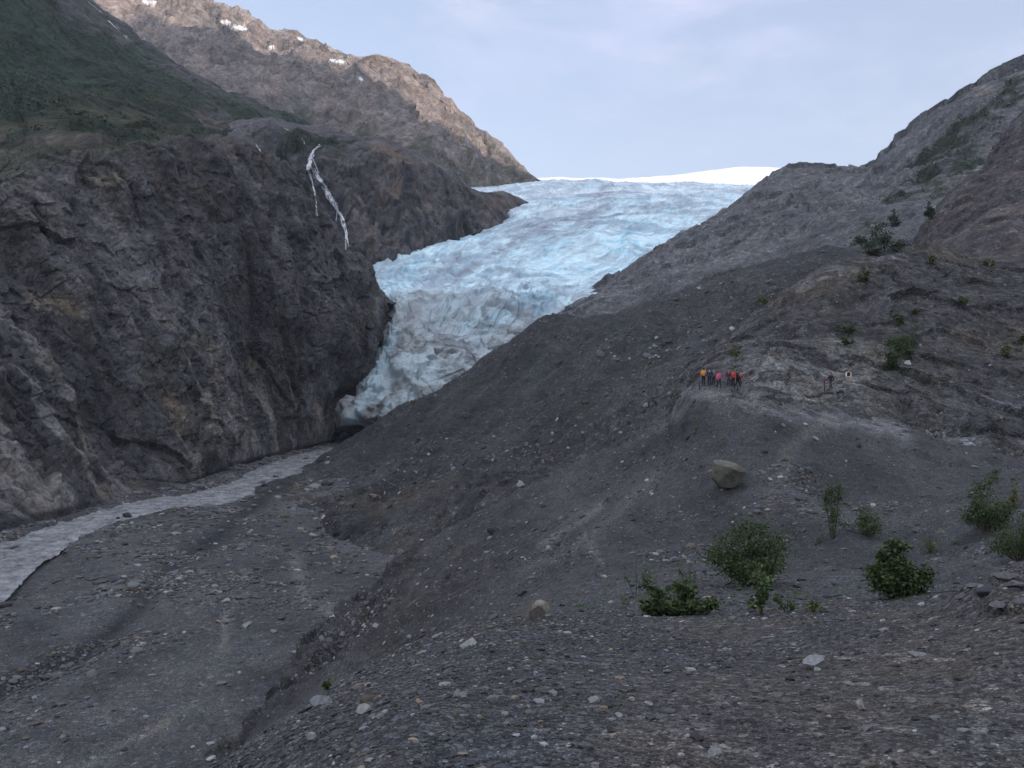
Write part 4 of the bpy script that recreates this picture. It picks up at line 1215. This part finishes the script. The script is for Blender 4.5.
bush('weed', 815, 612, 40, 8, 0.05, 110, M['leaf_dry'], 'flat patch of weeds along the rim below the round bush', 'weeds', nstem=8)
bush('alder_bush', 893, 597, 60, 52, 0.055, 6500, M['leaf_dark'], 'compact round dark bush standing by itself on the far edge of the near ground', nstem=12, topw=0.5, lean=0.04)
bush('young_tree', 833, 538, 30, 58, 0.09, 1900, M['leaf_dark'], 'slim upright young tree at the foot of the knoll', 'young tree', nstem=5, topw=0.8)
bush('alder_bush', 863, 535, 60, 28, 0.09, 2200, M['leaf_dark'], 'low spreading bush joined to the right of the slim young tree', nstem=8)
bush('weed', 822, 542, 16, 12, 0.08, 90, M['leaf_dry'], 'little yellow weeds at the left foot of the slim young tree', 'weeds', nstem=5)
bush('weed', 930, 552, 34, 26, 0.07, 340, M['leaf_dry'], 'yellow-green tuft on the open gravel behind the round bush', 'weeds', nstem=8)
bush('alder_bush', 990, 530, 58, 50, 0.09, 5500, M['leaf_dark'], 'dark bush under the pale rock slabs at the foot of the knob', nstem=12, topw=0.55)
bush('willow_bush', 1020, 560, 60, 48, 0.06, 4200, M['leaf_dark'], 'large leafy bush at the near right edge behind the rock shelf', nstem=12)
bush('alder_bush', 1014, 510, 40, 34, 0.10, 600, M['leaf_dry'], 'brownish bush above the large leafy bush by the rock shelf', nstem=8)
bush('alder_bush', 993, 484, 22, 16, 0.11, 260, M['leaf_dark'], 'small bush uphill of the dark bush under the slabs', nstem=6)
bush('weed', 920, 586, 40, 16, 0.06, 130, M['leaf_light'], 'sparse thin weeds on gravel between the round bush and the rock shelf', 'weeds', nstem=8)
bush('weed', 861, 449, 12, 16, 0.12, 90, M['leaf_dark'], 'lone thin plant high on the bare knoll face', 'weeds', nstem=4)
bush('weed', 696, 432, 12, 12, 0.12, 60, M['leaf_dry'], 'dry plant on the dark patch beneath the worn ledge', 'weeds', nstem=4)
bush('weed', 328, 692, 9, 12, 0.05, 70, M['leaf_light'], 'small green plant rooted on the eroded bank above the river flat', 'weeds', nstem=4)
bush('weed', 219, 752, 10, 16, 0.10, 60, M['leaf_light'], 'small green plant at the bottom end of the eroded bank', 'weeds', nstem=4)
bush('weed', 510, 616, 30, 9, 0.05, 90, M['leaf_dry'], 'mossy weeds along the rim beside the tan blocky rock', 'weeds', nstem=8)
# bushes on the rock knob and mountain, far off
for a in [
 (889, 372, 27, 24, 700, 'dark', 'round dark bush beside the white rock on the rock knob'),
 (914, 360, 30, 26, 600, 'dark', 'wider bush uphill of the round dark bush on the knob'),
 (848, 335, 13, 10, 180, 'dark', 'small bush above the bend of the trail, upper of two'),
 (846, 347, 12, 9, 160, 'dark', 'small bush right at the bend of the trail, lower of two'),
 (899, 325, 12, 13, 180, 'dark', 'small upright bush in the middle of the knob'),
 (915, 314, 16, 8, 150, 'dark', 'flat bush above the small upright bush on the knob'),
 (864, 283, 14, 12, 200, 'dark', 'bush on the ochre patch near the top of the knob'),
 (932, 265, 12, 8, 120, 'dry', 'brownish bush on the skyline of the knob'),
 (990, 268, 14, 8, 120, 'dry', 'brownish bush on the knob skyline under the smooth spur'),
 (962, 304, 14, 8, 120, 'dry', 'dry low bush right of the flat bush on the knob'),
 (1009, 358, 12, 11, 140, 'dry', 'yellow dry bush on the right of the knob'),
 (1019, 346, 16, 12, 160, 'dark', 'dark bush on the knob just above the yellow dry bush'),
 (930, 221, 17, 16, 260, 'far', 'dark bush in the cleft at the top left of the smooth spur'),
 (896, 228, 16, 14, 200, 'far', 'bush on the mountain scree above the large dark thicket'),
 (884, 254, 46, 26, 700, 'far', 'large dark thicket at the foot of the smooth spur'),
 (866, 258, 24, 14, 240, 'far', 'low thicket at the lower edge of the large dark thicket'),
 (764, 306, 20, 9, 130, 'dry', 'olive scrub on the dark scree left of the knob'),
 (735, 362, 9, 12, 90, 'dry', 'dry shrub on the bank above the group of people'),
 ]:
    loc, _ = hit(a[0], a[1])
    bush('hillside_bush', a[0], a[1] - 1, a[2] * 1.25, a[3] * 1.15, max(0.2, 2.0 * loc.y / F), int(a[4] * 2.4), M['leaf_' + a[5]], a[6], nstem=6)

gm = lambda c: smooth(1.08, 1.3, c[..., 1] / np.maximum(c[..., 0], 1e-3))
q, _n = scatter_pts('green_mountainside', lambda P, N, x, y, c: inview(x, y) * (0.04 + gm(c)) * smooth(-0.4, 0.3, fbm(P, 60, 4, 0.55, k0=8)), 16000)
tufts('mountain_shrubs', q, logn(16000, 1.7, 0.4, 0.8, 4.5), 7, M['leaf_far'], 'dense dark green alder scrub covering the upper left mountainside', 'scrub')
q, _n = scatter_pts('right_mountain', lambda P, N, x, y, c: inview(x, y) * gm(c), 3500)
tufts('ledge_shrubs', q, logn(3500, 1.1, 0.4, 0.5, 2.6), 8, M['leaf_far'], 'dark green scrub in the gullies high on the right mountain', 'scrub')
q, _n = scatter_pts('high_ridge', lambda P, N, x, y, c: inview(x, y) * smooth(0.95, 1.15, c[..., 1] / c[..., 0]), 4000)
tufts('ridge_shrubs', q, logn(4000, 2.6, 0.4, 1.2, 5), 6, M['leaf_far'], 'patches of scrub on the lower flanks of the high ridge', 'scrub')
q, _n = scatter_pts('waterfall_cliff', lambda P, N, x, y, c: inview(x, y) * gm(c), 2500)
tufts('cliff_shrubs', q, logn(2500, 1.3, 0.4, 0.6, 3), 7, M['leaf_far'], 'dark scrub on the ledges around the waterfall', 'scrub')
q, _n = scatter_pts('canyon_wall', lambda P, N, x, y, c: inview(x, y) * smooth(180, 150, y) * smooth(240, 100, x), 1500)
tufts('rim_shrubs', q, logn(1500, 0.55, 0.4, 0.3, 1.3), 7, M['leaf_dry'], 'brownish scrub along the top of the canyon wall', 'scrub')
q, _n = scatter_pts('rock_knob', lambda P, N, x, y, c: inview(x, y) * smooth(-0.1, 0.5, fbm(P, 16, 4, 0.55, k0=6)) * (P[..., 1] > 95), 700)
tufts('knob_grass', q, logn(700, 0.16, 0.4, 0.08, 0.4), 8, M['leaf_dry'], 'thin dry grass dotted over the brown rock knob', 'grass')
q, _n = scatter_pts('moraine_slope', lambda P, N, x, y, c: inview(x, y) * (P[..., 1] > 15) * (P[..., 1] < 60) * (x > 560) * smooth(0.0, 0.5, fbm(P, 7, 4, 0.55, k0=6)), 420)
tufts('gully_weeds', q, logn(420, 0.10, 0.4, 0.05, 0.25), 9, M['leaf_light'], 'scattered seedlings and weeds in the gully below the knoll', 'weeds')

# ---- falling water: narrow irregular sheets lying against the rock
def cascade(paths, name, label, off=0.5):
    vs, fs, o = [], [], 0
    strands = []
    for pts, w0, w1 in paths:
        for e in range(4):
            jit = rng.normal(0, 0.30 * w0, (len(pts), 2)) * (e > 0)
            strands.append((np.array(pts, float) + jit, w0 * (0.45, 0.35, 0.3, 0.22)[e], w1 * (0.5, 0.35, 0.3, 0.22)[e]))
    for pts, w0, w1 in strands:
        pts = np.array(pts, float)
        n = 14 * (len(pts) - 1)
        t = np.linspace(0, len(pts) - 1, n)
        sm = lambda q_: np.convolve(np.pad(q_, 3, 'edge'), np.array([1, 2, 3, 4, 3, 2, 1]) / 16, 'valid')
        x_ = sm(np.interp(t, np.arange(len(pts)), pts[:, 0]) + rng.normal(0, 0.5, n))
        ww = np.clip(sm(rng.normal(0.9, 1.5, n)), 0.12, 1.9)
        y_ = np.interp(t, np.arange(len(pts)), pts[:, 1])
        hs = [hit(a, b)[0] for a, b in zip(x_, y_)]
        D = np.array([h.y for h in hs])
        for _ in range(2):
            D = np.minimum(D, np.convolve(np.pad(D, 3, 'edge'), np.ones(7) / 7, 'valid') + 3)
        k = 5
        for i in range(n):
            w = (w0 + (w1 - w0) * i / n) * D[i] / F * ww[i]
            c = np.array(W(x_[i], y_[i], D[i] - off))
            for j in range(k):
                u = j / (k - 1) * 2 - 1
                vs.append(c + np.array([u * w / 2, -0.25 * w * (1 - u * u), 0]))
        i = np.arange(n * k).reshape(n, k) + o
        fs.append(np.stack([i[:-1, :-1], i[:-1, 1:], i[1:, 1:], i[1:, :-1]], -1).reshape(-1, 4))
        F_ = fs[-1]
        if w0 < 1.2:
            F_ = F_[rng.random(len(F_)) > 0.28]
        fs[-1] = F_
        o += n * k
    return struct(link(name, np.array(vs), np.concatenate(fs), M['foam']), 'structure', label, 'waterfall')
cascade([([(320, 146), (313, 150), (310, 158), (308, 170)], 3.0, 6.5),
         ([(311, 155), (310, 166), (316, 176), (324, 186), (330, 197), (336, 208), (342, 216), (346, 228), (348, 247)], 4.2, 3.2),
         ([(314, 168), (320, 178), (327, 188), (333, 199), (338, 209)], 2.2, 1.4),
         ([(312, 157), (316, 166), (318, 174)], 2.0, 2.0),
         ([(308, 170), (312, 180), (314, 192), (317, 204), (317, 216)], 2.4, 1.3),
         ([(322, 186), (326, 196), (332, 204), (337, 210)], 1.2, 1.0),
         ([(337, 210), (336, 222)], 1.0, 0.6)], 'waterfall', 'white waterfall branching down the dark cliff left of the glacier')
cascade([([(284, 128), (290, 131), (296, 134)], 1.5, 1.8), ([(301, 138), (305, 144)], 2.2, 2.4)], 'stream', 'thin white stream above the branching waterfall')
cascade([([(256, 145), (261, 151)], 1.2, 1.0)], 'stream', 'short white trickle at the top of the canyon wall')
cascade([([(88, 2), (96, 8), (103, 14)], 1.0, 1.6), ([(108, 21), (117, 28), (127, 38)], 2.0, 1.4)], 'stream', 'broken white stream high on the upper left mountain')

# ---- posts on the worn ledge
def post(px, py, hpx, label, sign=False):
    loc, _ = hit(px, py)
    h = hpx * loc.y / F
    root = empty('trail_post', loc)
    tag(root, label, 'trail post')
    bm = bmesh.new()
    bmesh.ops.create_cone(bm, cap_ends=True, segments=10, radius1=0.055, radius2=0.05, depth=h + 0.3)
    bmesh.ops.translate(bm, verts=bm.verts, vec=(0, 0, h / 2 - 0.15))
    me = bpy.data.meshes.new('post')
    bm.to_mesh(me)
    bm.free()
    me.materials.append(M['post'])
    p = bpy.data.objects.new('post', me)
    COL.objects.link(p)
    p.parent = root
    if sign:
        bm = bmesh.new()
        bmesh.ops.create_cube(bm, size=1)
        bmesh.ops.scale(bm, verts=bm.verts, vec=(0.34, 0.03, 0.24))
        bmesh.ops.bevel(bm, geom=bm.edges[:], offset=0.008, segments=2, affect='EDGES')
        bmesh.ops.translate(bm, verts=bm.verts, vec=(0, -0.075, h - 0.10))
        me = bpy.data.meshes.new('sign_panel')
        bm.to_mesh(me)
        bm.free()
        me.materials.append(M['sign'])
        p = bpy.data.objects.new('sign_panel', me)
        COL.objects.link(p)
        p.parent = root
    return root
M['post'] = plainmat('weathered_post', (0.035, 0.03, 0.028))
M['sign'] = plainmat('faded_red_panel', (0.22, 0.06, 0.06))
post(699.5, 390, 9, 'short dark post at the ledge end below the person in yellow')
post(737.5, 391, 6, 'short dark post at the feet of the person in black')
post(824.5, 393, 14, 'dark post with a small faded red panel beside the trail', True)

# ---- people
M['skin'] = plainmat('skin', (0.42, 0.27, 0.20), 0.55, 0.08)
def cloth(n, c):
    return plainmat(n, c, 0.85, 0.2, 30)
def skinned(name, joints, edges, parent, mat, root=0, sub=1):
    names = list(joints)
    me = bpy.data.meshes.new(name)
    me.from_pydata([joints[k][0] for k in names], [(names.index(a), names.index(b)) for a, b in edges], [])
    o = bpy.data.objects.new(name, me)
    COL.objects.link(o)
    o.parent = parent
    md = o.modifiers.new('skin', 'SKIN')
    md.use_smooth_shade = True
    sk = me.skin_vertices[0].data
    for i, k in enumerate(names):
        r = joints[k][1]
        sk[i].radius = r if isinstance(r, tuple) else (r, r)
        sk[i].use_root = (i == root)
    s = o.modifiers.new('sub', 'SUBSURF')
    s.levels = s.render_levels = sub
    me.materials.append(mat)
    return o

def person(px, py, height, rz, label, top, legs, hair, stride=0.15, arm=0.2, bend=0.0, sleeves=None, shorts=False, hat=None, shoe=(0.03, 0.028, 0.028), group=None):
    loc, _ = hit(px, py)
    root = empty('person', loc, rz)
    tag(root, label, 'person', group)
    k = height / 1.75
    root.scale = (k, k, k)
    # figure faces -Y; X is its left
    st, bn = stride, bend
    J = {}
    def j(n, x, y, z, r):
        J[n] = ((x, y, z), r)
    lean = -0.25 * bn
    j('pelvis', 0, 0, 0.96, (0.15, 0.10))
    j('waist', 0, lean * 0.3, 1.10, (0.13, 0.09))
    j('chest', 0, lean * 0.7, 1.30, (0.155, 0.105))
    j('throat', 0, lean, 1.47, 0.055)
    j('neck', 0, lean - 0.01, 1.53, 0.05)
    j('head', 0, lean - 0.02, 1.61, (0.075, 0.09))
    j('crown', 0, lean - 0.015, 1.70, (0.065, 0.08))
    j('nose', 0, lean - 0.115, 1.61, 0.012)
    ed = [('pelvis', 'waist'), ('waist', 'chest'), ('chest', 'throat'), ('throat', 'neck'), ('neck', 'head'), ('head', 'crown'), ('head', 'nose')]
    for s, sd in ((1, 'l'), (-1, 'r')):
        sw = s * st
        j('shoulder' + sd, s * 0.18, lean * 0.9, 1.41, 0.06)
        j('elbow' + sd, s * 0.245, lean * 0.6 + sw * arm * 2 + 0.02, 1.13, 0.043)
        j('wrist' + sd, s * 0.24, lean * 0.6 + sw * arm * 3 - 0.10, 0.90, 0.028)
        j('palm' + sd, s * 0.235, lean * 0.6 + sw * arm * 3 - 0.13, 0.82, (0.018, 0.035))
        ed += [('chest', 'shoulder' + sd), ('shoulder' + sd, 'elbow' + sd), ('elbow' + sd, 'wrist' + sd), ('wrist' + sd, 'palm' + sd)]
        for q_, (fy, fl) in enumerate(((-0.036, 0.075), (-0.012, 0.088), (0.012, 0.082), (0.034, 0.065))):
            px_, py_, pz_ = J['palm' + sd][0]
            j('finger%d%s' % (q_, sd), px_ - s * 0.012, py_ + fy, pz_ - fl, 0.008)
            ed.append(('palm' + sd, 'finger%d%s' % (q_, sd)))
        px_, py_, pz_ = J['palm' + sd][0]
        j('thumb' + sd, px_ - s * 0.02, py_ - 0.06, pz_ - 0.02, 0.009)
        ed.append(('palm' + sd, 'thumb' + sd))
        j('hip' + sd, s * 0.09, 0, 0.90, 0.088)
        j('knee' + sd, s * 0.10, -sw * 0.5 - 0.03, 0.50, 0.058)
        j('ankle' + sd, s * 0.10, -sw * 1.1 + 0.03, 0.09, 0.036)
        j('toe' + sd, s * 0.12, -sw * 1.1 - 0.13, 0.035, (0.042, 0.028))
        ed += [('pelvis', 'hip' + sd), ('hip' + sd, 'knee' + sd), ('knee' + sd, 'ankle' + sd), ('ankle' + sd, 'toe' + sd)]
    skinned('body', J, ed, root, M['skin'])
    def grow(keys, g):
        return {q_: (J[q_][0], tuple(v + g for v in (J[q_][1] if isinstance(J[q_][1], tuple) else (J[q_][1],) * 2))) for q_ in keys}
    jk = ['waist', 'pelvis', 'chest', 'throat']
    je = [('pelvis', 'waist'), ('waist', 'chest'), ('chest', 'throat')]
    arms = [a + b for b in 'lr' for a in ('shoulder', 'elbow', 'wrist')]
    ae = [e for b in 'lr' for e in (('shoulder' + b, 'elbow' + b), ('elbow' + b, 'wrist' + b))]
    if sleeves is None:
        skinned('jacket', grow(jk + arms, 0.03), je + ae + [('chest', 'shoulderl'), ('chest', 'shoulderr')], root, cloth('jacket', top))
    else:
        skinned('vest', grow(jk, 0.035), je, root, cloth('vest', top))
        for b in 'lr':
            skinned('sleeve', grow([a + b for a in ('shoulder', 'elbow', 'wrist')], 0.026), [('shoulder' + b, 'elbow' + b), ('elbow' + b, 'wrist' + b)], root, cloth('sleeve', sleeves))
    tj = grow(['pelvis'] + [a + b for b in 'lr' for a in ('hip', 'knee', 'ankle')], 0.024)
    te = [e for b in 'lr' for e in (('pelvis', 'hip' + b), ('hip' + b, 'knee' + b), ('knee' + b, 'ankle' + b))]
    if shorts:
        tj = {q_: v for q_, v in tj.items() if 'ankle' not in q_}
        te = [e for e in te if 'ankle' not in e[1]]
    skinned('trousers' if not shorts else 'shorts', tj, te, root, cloth('trousers', legs))
    for b in 'lr':
        skinned('boot', grow(['ankle' + b, 'toe' + b], 0.016), [('ankle' + b, 'toe' + b)], root, cloth('boot', shoe))
    v, f = ICO[3]
    hv = v * np.array([0.098, 0.112, 0.105]) + np.array([0, lean + 0.012, 1.665])
    keep = (hv[f].mean(1)[:, 2] > 1.665) | (hv[f].mean(1)[:, 1] > lean + 0.02)
    link('hat' if hat else 'hair', hv, f[keep & (hv[f].mean(1)[:, 2] > 1.575)], cloth('hair', hat or hair), None, True, root)
    for s in (-1, 1):
        link('eye', ICO[2][0] * 0.012 + np.array([s * 0.032, lean - 0.10, 1.635]), ICO[2][1], M['eye'], None, True, root)
    return root
M['eye'] = plainmat('eye', (0.02, 0.02, 0.02), 0.3)
DK = (0.025, 0.02, 0.016)
NAVY = (0.022, 0.024, 0.05)
person(703.5, 385.5, 1.66, 3.3, 'person in a bright yellow-orange jacket and dark trousers at the end of the group', (0.75, 0.34, 0.03), NAVY, DK, 0.03)
person(709.5, 386, 1.72, 2.9, 'person in a purple-navy jacket standing next to the one in yellow', (0.045, 0.04, 0.12), (0.02, 0.02, 0.025), DK, 0.03)
person(713.6, 384, 1.45, 0.4, 'smaller person in a pale grey and dark jacket behind the purple-navy one', (0.16, 0.17, 0.17), (0.02, 0.022, 0.025), DK, 0.03)
person(719, 388.5, 1.62, 0.3, 'person in a bright pink jacket and dark trousers at the ledge edge', (0.75, 0.10, 0.22), NAVY, (0.10, 0.06, 0.035), 0.20)
person(728.7, 386.5, 1.62, 0.2, 'person in a maroon jacket and blue-grey trousers left of the one in red', (0.13, 0.03, 0.06), (0.05, 0.055, 0.09), (0.11, 0.07, 0.04), 0.04)
person(733, 387, 1.62, -0.3, 'person in a bright red jacket between the maroon and the black figures', (0.70, 0.07, 0.045), (0.03, 0.02, 0.025), (0.12, 0.07, 0.04), 0.05)
person(737.6, 388.5, 1.76, 1.2, 'tall person all in black walking in front of the one in red', (0.016, 0.016, 0.02), (0.018, 0.018, 0.028), DK, 0.26, 0.3)
person(741, 385, 1.15, -0.4, 'small child in a dull red jacket at the right end of the group', (0.36, 0.06, 0.07), (0.10, 0.04, 0.05), (0.3, 0.22, 0.15), 0.05, hat=(0.5, 0.4, 0.36))
person(830.6, 390, 1.80, -1.25, 'hiker in black shirt and brown-grey trousers striding by the red-topped post', (0.014, 0.014, 0.018), (0.055, 0.05, 0.05), (0.07, 0.035, 0.025), 0.26, 0.3)
person(848.5, 385.5, 1.74, -0.2, 'hiker in a black vest with white sleeves and tan shorts coming down the trail', (0.013, 0.013, 0.018), (0.50, 0.38, 0.27), (0.12, 0.07, 0.05), 0.10, 0.2, sleeves=(0.75, 0.75, 0.75), shorts=True)
# ------------------------------------------------------------------ sky, sun, camera
world = bpy.data.worlds.new('World')
scene.world = world
world.use_nodes = True
nt = world.node_tree
nt.nodes.clear()
L = nt.links.new
wo = nt.nodes.new('ShaderNodeOutputWorld')
bg = nt.nodes.new('ShaderNodeBackground')
sky = nt.nodes.new('ShaderNodeTexSky')
sky.sky_type = 'NISHITA'
sky.sun_disc = False
sky.sun_elevation = SUN_EL
sky.sun_rotation = math.atan2(sh[0], sh[1])
sky.air_density = 1.0
sky.dust_density = SKY_DUST
sky.ozone_density = 1.0
tc = nt.nodes.new('ShaderNodeTexCoord')
mp = nd(nt, 'ShaderNodeMapping')
mp.inputs['Scale'].default_value = (2.2, 2.2, 6.0)
mp.inputs['Location'].default_value = (0.3, 0.1, 0.55)
L(tc.outputs['Generated'], mp.inputs[0])
cn = nd(nt, 'ShaderNodeTexNoise', Scale=1.6, Detail=7.0, Roughness=0.58, Distortion=0.35)
L(mp.outputs[0], cn.inputs['Vector'])
cm = ramp(nt, cn.outputs[0], 0.48, 0.70, SKY_VEIL, SKY_VEIL + 0.45)
mx = nd(nt, 'ShaderNodeMix', data_type='RGBA')
sx = nd(nt, 'ShaderNodeSeparateXYZ')
L(tc.outputs['Generated'], sx.inputs[0])
back = ramp(nt, mathn(nt, 'MULTIPLY_ADD', sx.outputs[2], 0.55, mathn(nt, 'MULTIPLY', sx.outputs[1], -1.0)), -0.55, 0.35, 0, 1)  # where the added bright cloud lies, wholly out of view
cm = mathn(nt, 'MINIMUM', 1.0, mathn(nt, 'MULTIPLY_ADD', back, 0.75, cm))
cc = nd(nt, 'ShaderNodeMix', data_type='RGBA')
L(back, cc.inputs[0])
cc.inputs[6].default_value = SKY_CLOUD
cc.inputs[7].default_value = SKY_BACK_FILL
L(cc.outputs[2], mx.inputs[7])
L(cm, mx.inputs[0])
L(sky.outputs[0], mx.inputs[6])
w2 = nd(nt, 'ShaderNodeTexNoise', Scale=2.3, Detail=6.0, Roughness=0.6, Distortion=0.6)
L(mp.outputs[0], w2.inputs['Vector'])
wisp = mathn(nt, 'MULTIPLY', ramp(nt, w2.outputs[0], 0.50, 0.72, 0, 1), ramp(nt, cn.outputs[0], 0.42, 0.60, 0, 0.55))
m3 = nd(nt, 'ShaderNodeMix', data_type='RGBA')
L(wisp, m3.inputs[0])
L(mx.outputs[2], m3.inputs[6])
m3.inputs[7].default_value = (3.9, 3.75, 4.2, 1)
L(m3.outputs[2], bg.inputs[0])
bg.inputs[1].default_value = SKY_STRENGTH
L(bg.outputs[0], wo.inputs[0])

sun = bpy.data.lights.new('sun', 'SUN')
sun.energy = 3.2
sun.angle = R(0.5)
sun.color = (1.0, 0.85, 0.72)
so = bpy.data.objects.new('sun', sun)
COL.objects.link(so)
sv = Vector((sh[0] * math.cos(SUN_EL), sh[1] * math.cos(SUN_EL), math.sin(SUN_EL)))
so.rotation_euler = sv.to_track_quat('Z', 'Y').to_euler()
so.location = sv * 3000

if HAZE:
    bm = bmesh.new()
    bmesh.ops.create_cube(bm, size=1.0)
    me = bpy.data.meshes.new('haze')
    bm.to_mesh(me)
    bm.free()
    hz = bpy.data.objects.new('haze', me)
    COL.objects.link(hz)
    hz.scale = (14000, 14000, 1900)
    hz.location = (0, 0, 1900 / 2 - 80)
    hz['kind'] = 'stuff'
    hm = bpy.data.materials.new('haze')
    hm.use_nodes = True
    hn = hm.node_tree
    hn.nodes.clear()
    ho = hn.nodes.new('ShaderNodeOutputMaterial')
    pv = hn.nodes.new('ShaderNodeVolumePrincipled')
    pv.inputs['Color'].default_value = (0.80, 0.87, 1.0, 1)
    pv.inputs['Density'].default_value = HAZE
    hn.links.new(pv.outputs[0], ho.inputs['Volume'])
    me.materials.append(hm)

cam = bpy.data.cameras.new('camera')
cam.sensor_width = 36.0
cam.lens = F / 1024 * 36.0
cam.clip_start = 0.05
cam.clip_end = 30000
co = bpy.data.objects.new('camera', cam)
COL.objects.link(co)
co.location = (0, 0, CAMZ)
co.rotation_euler = (R(90), 0, 0)
scene.camera = co
scene.render.resolution_x = 1024
scene.render.resolution_y = 768
vs = scene.view_settings
vs.view_transform = 'Standard'
vs.look = 'None'
vs.exposure = EXPOSURE
vs.gamma = 1
vs.use_curve_mapping = False
scene.render.engine = 'CYCLES'
scene.cycles.max_bounces = 4
scene.cycles.diffuse_bounces = 3
scene.cycles.volume_bounces = 0
scene.cycles.use_denoising = DENOISE
